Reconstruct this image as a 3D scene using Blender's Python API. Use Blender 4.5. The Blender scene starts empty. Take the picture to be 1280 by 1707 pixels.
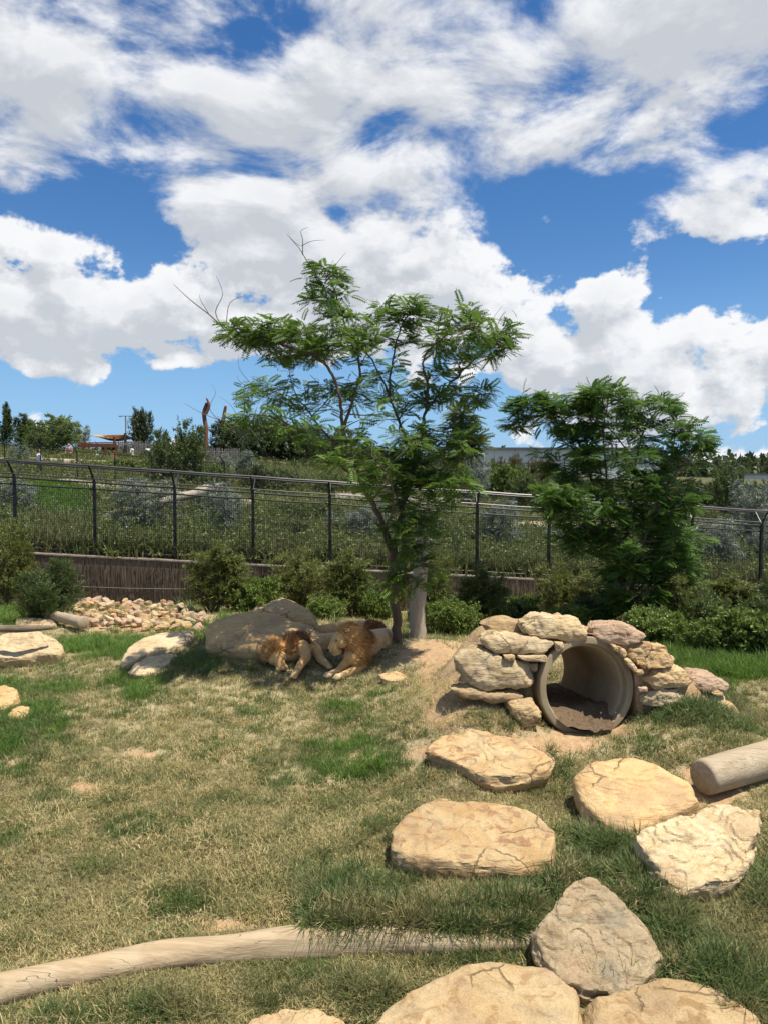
import bpy, bmesh, math, random
import numpy as np
from mathutils import Vector, Matrix, noise, Euler
random.seed(7); RNG = np.random.default_rng(7)
SC = bpy.context.scene
COL = SC.collection
# ---------------------------------------------------------------- camera
F = 1233.0; CAMZ = 3.2; HOR = 800.0
TH = math.atan((853.5 - HOR) / F)
cam_d = bpy.data.cameras.new('camera'); cam = bpy.data.objects.new('camera', cam_d); COL.objects.link(cam)
cam_d.sensor_fit = 'VERTICAL'; cam_d.sensor_height = 36.0; cam_d.sensor_width = 27.0
cam_d.lens = 36.0 * F / 1707.0; cam_d.clip_start = 0.1; cam_d.clip_end = 6000
cam.location = (0, 0, CAMZ); cam.rotation_euler = (math.radians(90) - TH, 0, 0)
SC.camera = cam
# ---------------------------------------------------------------- light
SUN = Vector((0.30, -0.13, 0.90)).normalized()
sun_d = bpy.data.lights.new('sun', 'SUN'); sun = bpy.data.objects.new('sun', sun_d); COL.objects.link(sun)
sun_d.energy = 5.0; sun_d.angle = math.radians(0.53); sun_d.color = (1.0, 0.94, 0.82)
sun.rotation_euler = SUN.to_track_quat('Z', 'Y').to_euler(); sun.location = (5, 5, 30)
SC.view_settings.view_transform = 'Standard'; SC.view_settings.look = 'None'
SC.view_settings.exposure = 0.5; SC.view_settings.gamma = 1.0; SC.view_settings.use_curve_mapping = False
SC.cycles.max_bounces = 6; SC.cycles.transparent_max_bounces = 8
SC.cycles.use_adaptive_sampling = True

def ray(px, py):
    cx = (px - 640.0) / F; cy = (853.5 - py) / F
    d = Vector((cx, math.cos(TH) + math.sin(TH) * cy, -math.sin(TH) + math.cos(TH) * cy))
    return d / d.y
def wp(px, py, Y):
    d = ray(px, py); return Vector((d.x * Y, Y, CAMZ + d.z * Y))
def azel(px, py):
    d = ray(px, py).normalized(); return math.atan2(d.x, d.y), math.asin(d.z)
def proj(x, y, z):
    y = np.maximum(y, 0.5); dz = z - CAMZ
    f = y * math.cos(TH) - dz * math.sin(TH); u = y * math.sin(TH) + dz * math.cos(TH)
    return 640 + F * x / f, 853.5 - F * u / f

# ---------------------------------------------------------------- sky
world = bpy.data.worlds.new('World'); SC.world = world; world.use_nodes = True
world.cycles.sampling_method = 'NONE'

class NT:
    def __init__(s, tree): s.t = tree; s.n = tree.nodes; s.l = tree.links
    def set(s, sock, v):
        if hasattr(v, 'is_output'): s.l.new(v, sock)
        elif v is not None: sock.default_value = v
    def m(s, op, a, b=None, c=None, clamp=False):
        n = s.n.new('ShaderNodeMath'); n.operation = op; n.use_clamp = clamp
        s.set(n.inputs[0], a); s.set(n.inputs[1], b); s.set(n.inputs[2], c); return n.outputs[0]
    def v(s, op, a, b=None, c=None, scale=None):
        n = s.n.new('ShaderNodeVectorMath'); n.operation = op
        s.set(n.inputs[0], a); s.set(n.inputs[1], b); s.set(n.inputs[2], c)
        if scale is not None: s.set(n.inputs['Scale'], scale)
        return n.outputs['Value'] if op in ('DOT_PRODUCT', 'LENGTH', 'DISTANCE') else n.outputs['Vector']
    def ss(s, x, lo, hi, a=0.0, b=1.0, kind='SMOOTHSTEP'):
        n = s.n.new('ShaderNodeMapRange'); n.interpolation_type = kind
        s.set(n.inputs['Value'], x); s.set(n.inputs['From Min'], lo); s.set(n.inputs['From Max'], hi)
        s.set(n.inputs['To Min'], a); s.set(n.inputs['To Max'], b); return n.outputs[0]
    def noise(s, vec, scale=5, detail=4, rough=0.5, dist=0.0, lac=2.0):
        n = s.n.new('ShaderNodeTexNoise'); s.set(n.inputs['Vector'], vec); n.inputs['Scale'].default_value = scale
        n.inputs['Detail'].default_value = detail; n.inputs['Roughness'].default_value = rough
        n.inputs['Distortion'].default_value = dist; n.inputs['Lacunarity'].default_value = lac
        return n.outputs['Fac'] if 'Fac' in n.outputs else n.outputs[0]
    def voro(s, vec, scale=5, feature='F1', out='Distance', rnd=1.0):
        n = s.n.new('ShaderNodeTexVoronoi'); n.feature = feature; s.set(n.inputs['Vector'], vec)
        n.inputs['Scale'].default_value = scale; n.inputs['Randomness'].default_value = rnd; return n.outputs[out]
    def mix(s, f, a, b, mode='MIX'):
        n = s.n.new('ShaderNodeMix'); n.data_type = 'RGBA'; n.blend_type = mode
        s.set(n.inputs[0], f)
        for i, x in ((6, a), (7, b)):
            if isinstance(x, (tuple, list)) and len(x) == 3: x = (*x, 1)
            s.set(n.inputs[i], x)
        return n.outputs[2]
    def comb(s, x, y, z):
        n = s.n.new('ShaderNodeCombineXYZ'); s.set(n.inputs[0], x); s.set(n.inputs[1], y); s.set(n.inputs[2], z); return n.outputs[0]
    def sep(s, v):
        n = s.n.new('ShaderNodeSeparateXYZ'); s.set(n.inputs[0], v); return n.outputs
    def bump(s, h, strength=0.5, dist=0.02, normal=None):
        n = s.n.new('ShaderNodeBump'); n.inputs['Strength'].default_value = strength; n.inputs['Distance'].default_value = dist
        s.set(n.inputs['Height'], h); s.set(n.inputs['Normal'], normal); return n.outputs[0]

# clouds: (px, py, rx, ry, amount) seen from here, turned into compass directions and elevations
BLOBS = [(120,470,170,85,.42),(60,560,120,50,.22),(230,560,120,60,.28),(430,400,120,90,.34),(590,410,150,110,.42),(460,540,200,65,.34),(740,470,80,50,.34),
 (600,560,190,50,.2),(1010,512,95,48,.52),(850,510,60,45,.35),(820,400,62,36,.34),(1010,610,190,45,.42),(1190,650,170,45,.36),(1180,560,110,28,.2),
 (880,640,100,60,.26),(1200,350,140,70,.30),(700,120,330,110,.30),(1060,80,260,110,.34),(250,210,260,70,.28),(450,150,160,90,.22),(60,120,140,90,.24),(330,330,80,60,.22),
 (20,290,40,25,.3),(60,605,60,14,.3),(760,260,260,60,.12),(1230,770,90,30,.3),(760,345,60,20,.2),(940,380,55,25,.16),
 (215,665,330,30,-.7),(560,690,260,50,-.45),(1040,400,170,50,-.22),(880,330,180,45,-.25),(230,385,70,55,-.36),(440,50,60,60,-.3),(200,55,110,36,-.2),
 (940,480,40,60,-.34),(1160,470,90,45,-.30),(660,240,50,35,-.25),(90,340,80,26,-.36),(1120,700,150,22,.22),(700,90,40,26,-.15),(1220,210,90,32,-.25),(860,580,60,14,-.3),(500,270,40,25,-.1)]
g = bpy.data.node_groups.new('cloud_density', 'ShaderNodeTree')
g.interface.new_socket('Dir', in_out='INPUT', socket_type='NodeSocketVector')
g.interface.new_socket('Density', in_out='OUTPUT', socket_type='NodeSocketFloat')
g.interface.new_socket('Raw', in_out='OUTPUT', socket_type='NodeSocketFloat')
T = NT(g); gi = T.n.new('NodeGroupInput'); go = T.n.new('NodeGroupOutput')
dn = T.v('NORMALIZE', gi.outputs[0]); X, Y, Z = T.sep(dn)
az = T.m('ARCTAN2', X, Y); el = T.m('ARCSINE', Z)
q = T.comb(az, el, 0.0)
wq = T.v('SCALE', T.v('SUBTRACT', T.n.new('ShaderNodeTexNoise').outputs['Color'], (0.5,0.5,0.5)), scale=0.055)
nn = [x for x in T.n if x.type == 'TEX_NOISE'][0]; T.l.new(q, nn.inputs['Vector']); nn.inputs['Scale'].default_value = 9; nn.inputs['Detail'].default_value = 2
q2 = T.v('ADD', q, wq)
acc = 0.0
for (bx, by, rx, ry, amp) in BLOBS:
    a, e = azel(bx, by); ra = rx / F * math.cos(a); re = ry / F * math.cos(e) ** 1.3
    d = T.v('MULTIPLY_ADD', q2, (1 / ra, 1 / re, 0), (-a / ra, -e / re, 0))
    gg = T.m('POWER', 0.45, T.v('DOT_PRODUCT', d, d))
    acc = T.m('MULTIPLY_ADD', gg, amp * 1.05, acc)
# low heaps: noise in azimuth and elevation; high sheet: noise on a flat layer seen in perspective
hz = T.m('MAXIMUM', T.m('ADD', Z, 0.12), 0.05)
pl = T.comb(T.m('DIVIDE', X, hz), T.m('DIVIDE', Y, hz), 0.0)
hi = T.noise(pl, 2.5, 7, 0.60, 0.3)
hi2 = T.noise(pl, 0.9, 2, 0.5)
lo_ = T.noise(T.comb(az, T.m('MULTIPLY', el, 1.35), 0.35), 11.0, 7, 0.58, 0.1)
vb = T.voro(T.v('ADD', T.comb(az, T.m('MULTIPLY', el, 1.2), 0.0), T.v('SCALE', wq, scale=0.3)), 26, 'SMOOTH_F1')
lo2 = T.m('MULTIPLY_ADD', T.m('SUBTRACT', 0.5, vb), 0.20, T.m('MULTIPLY_ADD', T.m('SUBTRACT', lo_, 0.5), 1.45, 0.5))
w = T.ss(el, 0.26, 0.42)
nz = T.m('ADD', T.m('MULTIPLY', lo2, T.m('SUBTRACT', 1.0, w)), T.m('MULTIPLY', T.m('MULTIPLY_ADD', T.m('SUBTRACT', hi2, 0.5), 0.4, T.m('MULTIPLY_ADD', T.m('SUBTRACT', hi, 0.5), 1.7, 0.585)), w))
raw = T.m('ADD', nz, T.m('MULTIPLY_ADD', acc, T.m('MULTIPLY_ADD', w, -0.26, 0.60), T.m('MULTIPLY_ADD', w, 0.062, 0.012)))
wid = T.m('MULTIPLY_ADD', w, 0.19, 0.115)
dens = T.ss(raw, 0.565, T.m('ADD', 0.565, wid))
T.l.new(dens, go.inputs[0]); T.l.new(raw, go.inputs[1])
W = NT(world.node_tree); W.n.clear()
out = W.n.new('ShaderNodeOutputWorld'); bg = W.n.new('ShaderNodeBackground'); W.l.new(bg.outputs[0], out.inputs[0])
tc = W.n.new('ShaderNodeTexCoord').outputs['Generated']
sky = W.n.new('ShaderNodeTexSky'); sky.sky_type = 'NISHITA'; sky.sun_disc = False
sky.sun_elevation = math.asin(SUN.z); sky.sun_rotation = math.atan2(SUN.x, SUN.y)
sky.air_density = 1.0; sky.dust_density = 0.25; sky.ozone_density = 2.6; sky.altitude = 100
def tap(vec):
    n = W.n.new('ShaderNodeGroup'); n.node_tree = g; W.l.new(vec, n.inputs[0]); return n.outputs
d0 = tap(tc); d1 = tap(W.v('ADD', tc, (0.012, 0.0, 0.030)))
hsv = W.n.new('ShaderNodeHueSaturation'); hsv.inputs['Saturation'].default_value = 1.30; hsv.inputs['Hue'].default_value = 0.505; hsv.inputs['Value'].default_value = 0.98
W.l.new(sky.outputs[0], hsv.inputs['Color'])
X, Y, Z = W.sep(tc)
# light reaching a cloud: less of it where more cloud lies on the sun's side
sh = W.m('MULTIPLY_ADD', W.m('SUBTRACT', d1[1], d0[1]), 2.3, 0.22)
sh = W.m('ADD', sh, W.m('MULTIPLY', W.ss(d1[1], 0.56, 0.92), 0.50))
sh = W.m('MULTIPLY', W.m('MAXIMUM', W.m('MINIMUM', sh, 1.0), 0.0), 1.0)
sh = W.m('MINIMUM', W.m('ADD', sh, W.m('MULTIPLY', W.ss(d0[1], 0.70, 1.05), 0.30)), 1.0)
cl = W.mix(sh, (7.6, 7.65, 7.75), (4.7, 4.95, 5.35))
base = W.mix(W.ss(Z, 0.0, 0.30), W.mix(0.75, hsv.outputs[0], (1.9, 4.0, 7.0)), hsv.outputs[0])
colr = W.mix(W.m('MULTIPLY', d0[0], 0.97), base, cl)
W.l.new(colr, bg.inputs['Color']); bg.inputs['Strength'].default_value = 0.09

# ================================================================ helpers
def tag(o, label=None, cat=None, group=None, kind=None):
    if label: o['label'] = label
    if cat: o['category'] = cat
    if group: o['group'] = group
    if kind: o['kind'] = kind
    return o
def empty(name, loc, label, cat, group=None):
    o = bpy.data.objects.new(name, None); COL.objects.link(o); o.location = loc; o.empty_display_size = 0.2
    return tag(o, label, cat, group)
def link(name, me, mat=None, parent=None, smooth=False):
    o = bpy.data.objects.new(name, me); COL.objects.link(o)
    if mat is not None and not me.materials: me.materials.append(mat)
    if smooth and len(me.polygons): me.polygons.foreach_set('use_smooth', [True] * len(me.polygons))
    if parent is not None:
        o.parent = parent
        if parent.parent is not None: base = parent.parent.location + parent.location
        else: base = parent.location
        if not me.get('local'):
            me.transform(Matrix.Translation(-base)); me['local'] = 1
    return o
def npmesh(name, verts, faces):
    """verts (n,3), faces (m,3|4) arrays"""
    me = bpy.data.meshes.new(name); V = np.asarray(verts, np.float32); Fc = np.asarray(faces, np.int32)
    me.vertices.add(len(V)); me.vertices.foreach_set('co', V.ravel())
    k = Fc.shape[1]; me.loops.add(Fc.size); me.loops.foreach_set('vertex_index', Fc.ravel())
    me.polygons.add(len(Fc)); me.polygons.foreach_set('loop_start', np.arange(0, Fc.size, k, dtype=np.int32))
    me.polygons.foreach_set('loop_total', np.full(len(Fc), k, np.int32)); me.update(calc_edges=True); me.validate(); return me
def vattr(me, name, vals, typ='FLOAT'):
    a = me.attributes.new(name, typ, 'POINT'); a.data.foreach_set('value' if typ == 'FLOAT' else ('vector' if typ == 'FLOAT_VECTOR' else 'color'), np.asarray(vals, np.float32).ravel())
class MB:
    def __init__(s): s.v = []; s.f = []
    def add(s, vs, fs):
        b = len(s.v); s.v += [tuple(x) for x in vs]; s.f += [tuple(b + i for i in f) for f in fs]
    def box(s, c, size, rz=0, M=None):
        x, y, z = [k / 2 for k in size]; vs = [Vector((i * x, j * y, k * z)) for i in (-1, 1) for j in (-1, 1) for k in (-1, 1)]
        R = Matrix.Rotation(rz, 3, 'Z') if M is None else M
        s.add([R @ p + Vector(c) for p in vs], [(0, 1, 3, 2), (4, 6, 7, 5), (0, 4, 5, 1), (2, 3, 7, 6), (0, 2, 6, 4), (1, 5, 7, 3)])
    def tube(s, pts, rad, n=6, cap=True):
        pts = [Vector(p) for p in pts]; rings = []; prev = None
        for i, p in enumerate(pts):
            d = (pts[min(i + 1, len(pts) - 1)] - pts[max(i - 1, 0)]).normalized()
            a = d.orthogonal().normalized() if prev is None else (prev - d * prev.dot(d)).normalized()
            prev = a; b = d.cross(a); r = rad[i] if isinstance(rad, (list, tuple)) else rad
            rings.append([p + (a * math.cos(2 * math.pi * k / n) + b * math.sin(2 * math.pi * k / n)) * r for k in range(n)])
        vs = [x for R in rings for x in R]; fs = []
        for i in range(len(pts) - 1):
            for k in range(n): fs.append((i * n + k, i * n + (k + 1) % n, (i + 1) * n + (k + 1) % n, (i + 1) * n + k))
        if cap: fs.append(tuple(range(n))[::-1]); fs.append(tuple((len(pts) - 1) * n + k for k in range(n)))
        s.add(vs, fs)
    def mesh(s, name):
        me = bpy.data.meshes.new(name); me.from_pydata(s.v, [], s.f); me.update(); return me
    def build(s, name, mat, parent=None, smooth=False):
        return link(name, s.mesh(name), mat, parent, smooth)
def mat(name, f, rough=0.8, spec=0.3):
    m = bpy.data.materials.new(name); m.use_nodes = True; N = NT(m.node_tree)
    p = m.node_tree.nodes['Principled BSDF']; p.inputs['Roughness'].default_value = rough
    p.inputs['Specular IOR Level'].default_value = spec
    f(N, p); return m
def coords(N, scale=1.0, space='Object'):
    tc = N.n.new('ShaderNodeTexCoord').outputs[space]
    return N.v('SCALE', tc, scale=scale) if scale != 1 else tc
def geo_pos(N): return N.n.new('ShaderNodeNewGeometry').outputs['Position']
def rnd(N): return N.n.new('ShaderNodeObjectInfo').outputs['Random']
def attr(N, name): 
    n = N.n.new('ShaderNodeAttribute'); n.attribute_name = name; return n.outputs['Fac']
def simple(name, c1, c2, scale=8, rough=0.8, bump=0.3, bd=0.01, spec=0.3, space='Object'):
    def f(N, p):
        v = coords(N, 1, space); n1 = N.noise(v, scale, 5, 0.6)
        N.l.new(N.mix(N.ss(n1, 0.3, 0.7), c1, c2), p.inputs['Base Color'])
        if bump: N.l.new(N.bump(N.noise(v, scale * 4, 4, 0.6), bump, bd), p.inputs['Normal'])
    return mat(name, f, rough, spec)

# ================================================================ terrain
GP = [ # px, py, depth
 (640,1135,11.9),(540,1135,12.0),(450,1125,12.1),(560,1090,12.9),(640,1065,13.4),(695,1065,13.9),(450,1080,13.2),(350,1110,12.3),(280,1105,12.5),(230,1125,12.2),
 (640,1200,10.2),(640,1300,8.5),(640,1400,7.2),(640,1500,6.3),(640,1600,5.55),(640,1707,5.0),(500,1707,5.0),
 (300,1200,10.2),(300,1300,8.5),(300,1400,7.25),(300,1500,6.35),(300,1610,5.5),(300,1707,4.95),(0,1200,10.3),(0,1300,8.6),(0,1400,7.3),(0,1500,6.4),(0,1620,5.5),(0,1707,4.9),
 (-300,1200,10.6),(-300,1500,6.5),(-200,1060,17.3),
 (50,1100,14.3),(50,1050,17.4),(150,1150,11.7),(200,1060,16.6),(320,1045,16.8),(230,1030,18.6),(30,1020,20),(400,1025,18.0),(500,1035,16.8),(560,1030,17.6),
 (720,1085,12.4),(740,1200,9.3),(740,1150,9.9),(790,1178,9.15),(850,1195,9.1),(860,1225,8.95),(980,1222,9.3),(1100,1220,9.4),(1200,1200,9.8),(1280,1230,9.3),(1400,1180,10),
 (900,1300,8.4),(1100,1300,8.2),(1280,1300,8.0),(900,1400,7.1),(1100,1400,7.0),(1280,1400,7.0),(1450,1400,7.0),(900,1500,6.25),(1100,1500,6.2),(1280,1500,6.15),(900,1600,5.55),(1100,1600,5.5),(1280,1620,5.4),
 (900,1707,4.95),(1280,1707,4.9),(1500,1707,5.0),(1080,1185,9.3),(1130,1172,9.4),(1185,1172,9.45),(770,1168,9.25),(1250,1120,11.4),(1120,1100,12.4),(1200,1070,13.8),(1250,1030,16.8),(1400,1060,14),(1000,1060,14.5),(850,1060,15.2),(760,1068,14.8),(1100,1040,16.5),(900,1040,17.5)]
pts = [(lambda p: (p.x, p.y, p.z))(wp(*g_)) for g_ in GP]
def wall_y(x): return 22.88 + (x + 8.99) / 22.22 * 2.9
def base_z(x): return 0.85 - (x + 8.99) / 22.22 * 1.515
def foot_z(x): return -0.62 - (x + 8.99) / 22.22 * 1.0
for x in (-14, -9, -4, 0, 4, 9, 14, 18): pts += [(x, wall_y(x) - 0.3, foot_z(x)), (x, wall_y(x) + 3, foot_z(x))]
for x in (-9, -5, 0, 5, 9): pts += [(x, 2.5, -1.0), (x, -2, -1.2)]
CP = np.array(pts); 
def tps_k(r2): return 0.5 * r2 * np.log(r2 + 1e-9)
_d = ((CP[:, None, :2] - CP[None, :, :2]) ** 2).sum(-1); n_ = len(CP)
A = np.zeros((n_ + 3, n_ + 3)); A[:n_, :n_] = tps_k(_d) + np.eye(n_) * 0.25; A[:n_, n_] = 1; A[:n_, n_ + 1:] = CP[:, :2]; A[n_:, :n_] = A[:n_, n_:].T
SOL = np.linalg.solve(A, np.concatenate([CP[:, 2], [0, 0, 0]]))
PIPE_C = wp(978, 1146, 9.4); PIPE_R = 0.65; PIPE_AX = Vector((-0.18, 1.0, -0.12)).normalized(); PIPE_L = 1.9
HY = np.array([0, 4, 9, 18, 34, 60, 90, 180, 400, 5000.])
HL = np.array([0, .22, .55, 1.6, 3.1, 4.7, 5.0, 2.5, -2, -2.])      # rise above the fence foot, left side
HR = np.array([0, .3, .7, 1.7, 3.0, 4.0, 4.2, 3.6, 1.5, 1.5])
def gz(x, y):
    x = np.atleast_1d(np.asarray(x, float)); y = np.atleast_1d(np.asarray(y, float)); sh = x.shape
    xf = np.clip(x.ravel(), -14, 20); yf = np.clip(y.ravel(), -3, 27); z = np.empty(xf.size)
    for i in range(0, xf.size, 20000):
        a = np.stack([xf[i:i + 20000], yf[i:i + 20000]], 1); d2 = ((a[:, None] - CP[None, :, :2]) ** 2).sum(-1)
        z[i:i + 20000] = tps_k(d2) @ SOL[:n_] + SOL[n_] + a @ SOL[n_ + 1:]
    z = z.reshape(sh); z = np.clip(z, -2.2, 1.3)
    # hollow under the pipe
    ax = PIPE_C.x + (y - PIPE_C.y) * PIPE_AX.x; t = y - PIPE_C.y
    m = np.clip(1.35 - np.abs(x - ax) / 0.75, 0, 1) * np.clip((t + .3) * 4, 0, 1) * np.clip((PIPE_L + 2.2 - t) / 1.6, 0, 1)
    z = z * (1 - m) + np.minimum(z, PIPE_C.z - PIPE_R + .12 - .1 * np.clip(t, 0, 2)) * m
    d = y - (wall_y(x) - 0.05); behind = np.clip(d / 0.1, 0, 1)
    u = np.clip(x / np.maximum(y, 1), -.6, .6) / 1.2 + .5
    h = np.interp(d, HY, HL) * (1 - u) + np.interp(d, HY, HR) * u
    hz_ = base_z(np.clip(x, -30, 30) * np.clip(1.2 - d / 120, 0, 1)) - .03 + h
    return z * (1 - behind) + hz_ * behind
def G(x, y): return float(gz(x, y)[0])
def hit(px, py, lo=3.5, hi=26):
    d = ray(px, py); t = np.linspace(lo, hi, 500); f = CAMZ + d.z * t - gz(d.x * t, t)
    k = np.where(f < 0)[0]
    if len(k) == 0: return wp(px, py, hi)
    k = k[0]
    if k == 0: return wp(px, py, lo)
    t0 = t[k - 1] + (t[k] - t[k - 1]) * f[k - 1] / (f[k - 1] - f[k]); return wp(px, py, t0)
# ground maps, in the photo's pixels but fixed to the ground
SOIL = [(748,1120,52,56,1.1),(720,1085,50,22,1.0),(800,1140,75,70,1),(745,1180,60,50,.8),(930,1240,90,22,.9),(990,1218,80,16,1),(860,1200,70,40,.7),(1190,1330,60,30,.8),(880,1560,60,16,.7),(400,1545,160,14,.9),(150,1600,170,12,.8),(560,1535,90,10,.8),
 (140,1312,38,16,.7),(235,1258,45,12,.7),(300,1270,40,14,.5),(90,1345,60,16,.4),(60,1600,60,20,.5),(700,1090,60,20,.8),(420,1075,70,20,.5),(230,1040,130,22,.8),(640,1100,60,15,.35),(400,1230,40,12,.4),(520,1300,50,12,.4),(230,1440,80,18,.3),
 (1160,1290,40,18,.8),(1020,1380,60,22,.5),(960,1660,30,40,.9),(420,1690,120,12,.4),(700,1255,40,30,.6),(180,1590,180,18,.5),(1240,1400,30,30,.5),(980,1500,100,20,.3)]
LUSH = [(30,1195,80,62,1),(90,1140,60,30,.6),(200,1075,150,24,1),(330,1060,60,20,.6),(230,1150,80,24,.55),(20,1030,60,18,1),(60,1240,70,30,.6),(180,1190,60,20,.4),(600,1210,110,50,.36),(650,1180,70,30,.3),(540,1170,70,24,.3),
 (1200,1100,160,50,1),(1150,1190,110,26,.8),(1050,1235,60,10,.6),(1000,1250,60,10,.4),(1020,1420,70,50,.9),(900,1480,90,26,.7),(580,1490,60,40,.9),(1270,1500,40,60,.9),(1240,1630,60,60,.9),(270,1690,60,20,.9),(120,1707,90,14,.7),(620,1660,50,30,.6),
 (940,1310,30,50,.5),(330,1110,50,30,.6),(30,1290,60,30,.35),(1160,1560,40,60,.5),(740,1520,120,14,.5),(350,1350,60,20,.25),(480,1390,60,24,.3),(560,1330,80,20,.25),(640,1290,70,30,.35),(680,1245,60,40,.3)]
def field(L, px, py):
    r = np.zeros_like(px)
    for (a, b, rx, ry, w) in L: r = np.maximum(r, w * np.exp(-(((px - a) / rx) ** 2 + ((py - b) / ry) ** 2) * 0.9))
    return r
def vnoise(x, y, s, seed=0):
    """smooth value noise on arrays"""
    r = np.random.default_rng(seed).random((64, 64)); x = x * s; y = y * s; i = np.floor(x).astype(int); j = np.floor(y).astype(int); fx = x - i; fy = y - j
    fx = fx * fx * (3 - 2 * fx); fy = fy * fy * (3 - 2 * fy); g_ = lambda a, b: r[a % 64, b % 64]
    return (g_(i, j) * (1 - fx) + g_(i + 1, j) * fx) * (1 - fy) + (g_(i, j + 1) * (1 - fx) + g_(i + 1, j + 1) * fx) * fy
def fbm(x, y, s, seed=0, o=3): return sum(vnoise(x, y, s * 2 ** k, seed + k) * .5 ** k for k in range(o)) / sum(.5 ** k for k in range(o))

ys = np.concatenate([np.linspace(-8, 3.6, 16)[:-1], np.geomspace(3.6, 22.6, 330), np.linspace(22.7, 25.9, 60), np.geomspace(26, 130, 90), np.geomspace(140, 4000, 14)])
us = np.linspace(-1, 1, 321)
Yg, Ug = np.meshgrid(ys, us, indexing='ij'); Xg = Ug * (7 + np.maximum(Yg, 0) * 0.62 + np.maximum(Yg - 60, 0) * .6)
Zg = gz(Xg, Yg)
near = np.clip((22 - Yg) / 3, 0, 1); Zg = Zg + near * ((fbm(Xg, Yg, 1.1, 3) - .5) * .11 + (fbm(Xg, Yg, 5, 9) - .5) * .06) + (1 - near) * np.clip((Yg - wall_y(Xg)) / 5, 0, 1) * (fbm(Xg, Yg, .3, 5) - .5) * .5
idx = np.arange(Yg.size).reshape(Yg.shape)
faces = np.stack([idx[:-1, :-1], idx[:-1, 1:], idx[1:, 1:], idx[1:, :-1]], -1).reshape(-1, 4)
gme = npmesh('ground', np.stack([Xg, Yg, Zg], -1).reshape(-1, 3), faces)
px_, py_ = proj(Xg, Yg, Zg)
back = (Yg > wall_y(Xg)).astype(float)
soil = field(SOIL, px_, py_) * (1 - back) ; lush = np.where(Yg > 3.5, field(LUSH, px_, py_), .3) * (1 - back)
vattr(gme, 'soil', soil.ravel()); vattr(gme, 'lush', lush.ravel()); vattr(gme, 'far', back.ravel())
def f_ground(N, p):
    v = geo_pos(N); n1 = N.noise(v, 2.2, 4, .6); n2 = N.noise(v, 14, 5, .65); n3 = N.noise(v, 60, 3, .6)
    so = N.m('ADD', attr(N, 'soil'), N.m('MULTIPLY', N.m('SUBTRACT', n2, .5), .7)); lu = N.m('ADD', attr(N, 'lush'), N.m('MULTIPLY', N.m('SUBTRACT', n1, .5), .6))
    thatch = N.mix(N.ss(n3, .35, .65), (.30, .24, .135), (.46, .38, .23))
    thatch = N.mix(N.ss(n2, .5, .75), thatch, (.22, .205, .09))
    grs = N.mix(N.ss(n3, .3, .7), (.10, .13, .035), (.19, .20, .07))
    earth = N.mix(N.ss(n2, .3, .7), (.50, .345, .20), (.37, .235, .125)); earth = N.mix(N.ss(n3, .6, .75), earth, (.56, .44, .28))
    c = N.mix(N.ss(lu, .35, .75), thatch, grs); c = N.mix(N.ss(so, .38, .62), c, earth)
    fg = N.mix(N.ss(n1, .35, .65), (.055, .075, .025), (.14, .12, .06)); c = N.mix(attr(N, 'far'), c, fg)
    N.l.new(c, p.inputs['Base Color'])
    N.l.new(N.bump(N.m('ADD', n3, N.m('MULTIPLY', n2, 2.0)), .7, .03), p.inputs['Normal'])
M_ground = mat('ground', f_ground, .95, .1)
gnd = link('ground', gme, M_ground, smooth=True); tag(gnd, kind='structure')

# ================================================================ stone
def f_stone(c_light, c_mid, c_dark, bd=.02, grey=.25):
    def f(N, p):
        r = rnd(N); v = N.v('ADD', geo_pos(N), N.comb(N.m('MULTIPLY', r, 37.0), N.m('MULTIPLY', r, 91.0), N.m('MULTIPLY', r, 13.0)))
        big = N.noise(v, 1.9, 5, .62, .8); med = N.noise(v, 9, 6, .65, .4); fine = N.noise(v, 70, 4, .7)
        st = N.noise(N.v('MULTIPLY', v, (1.2, 1.2, 9.0)), 3.2, 5, .6, 1.2)
        c = N.mix(N.ss(big, .32, .68), c_light, c_mid); c = N.mix(N.m('MULTIPLY', N.ss(st, .50, .64), .85), c, c_dark)
        c = N.mix(N.m('MULTIPLY', N.ss(med, .55, .75), .5), c, (c_light[0] * 1.12, c_light[1] * 1.12, c_light[2] * 1.1))
        c = N.mix(N.m('MULTIPLY', N.ss(N.noise(N.v('ADD', v, (5., 3., 1.)), 3.1, 4, .6), .56, .68), grey), c, (.20, .185, .15))
        vc = N.voro(N.v('ADD', v, N.v('SCALE', N.comb(med, big, st), scale=.12)), 1.8, 'DISTANCE_TO_EDGE'); crack = N.m('MULTIPLY', N.ss(vc, .0, .022, 1, 0), N.ss(N.noise(v, 1.3, 2), .54, .62))
        c = N.mix(N.m('MULTIPLY', crack, .6), c, (.07, .05, .03))
        c = N.mix(N.m('MULTIPLY', N.ss(N.noise(N.v('ADD', v, (11., 7., 3.)), 2.3, 6, .68), .5, .62), .55), c, (.42, .30, .185)); c = N.mix(.55, c, N.mix(N.ss(fine, .25, .75), (.45, .42, .38), (1, .98, .95)), 'MULTIPLY')
        tone = N.ss(r, 0, 1, .86, 1.08, 'LINEAR'); c = N.mix(1.0, c, N.comb(tone, tone, tone), 'MULTIPLY')
        N.l.new(c, p.inputs['Base Color'])
        h = N.m('ADD', N.m('MULTIPLY', med, 1.0), N.m('MULTIPLY_ADD', fine, .22, N.m('MULTIPLY', st, 1.2))); h = N.m('SUBTRACT', h, N.m('MULTIPLY', crack, .9))
        N.l.new(N.bump(h, .8, bd), p.inputs['Normal'])
    return f
M_sand = mat('sandstone', f_stone((.54, .41, .235), (.46, .32, .16), (.34, .21, .10)), .9, .15)
M_sandp = mat('pale sandstone', f_stone((.64, .52, .34), (.54, .41, .23), (.42, .30, .15), grey=.35), .9, .15)
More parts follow.
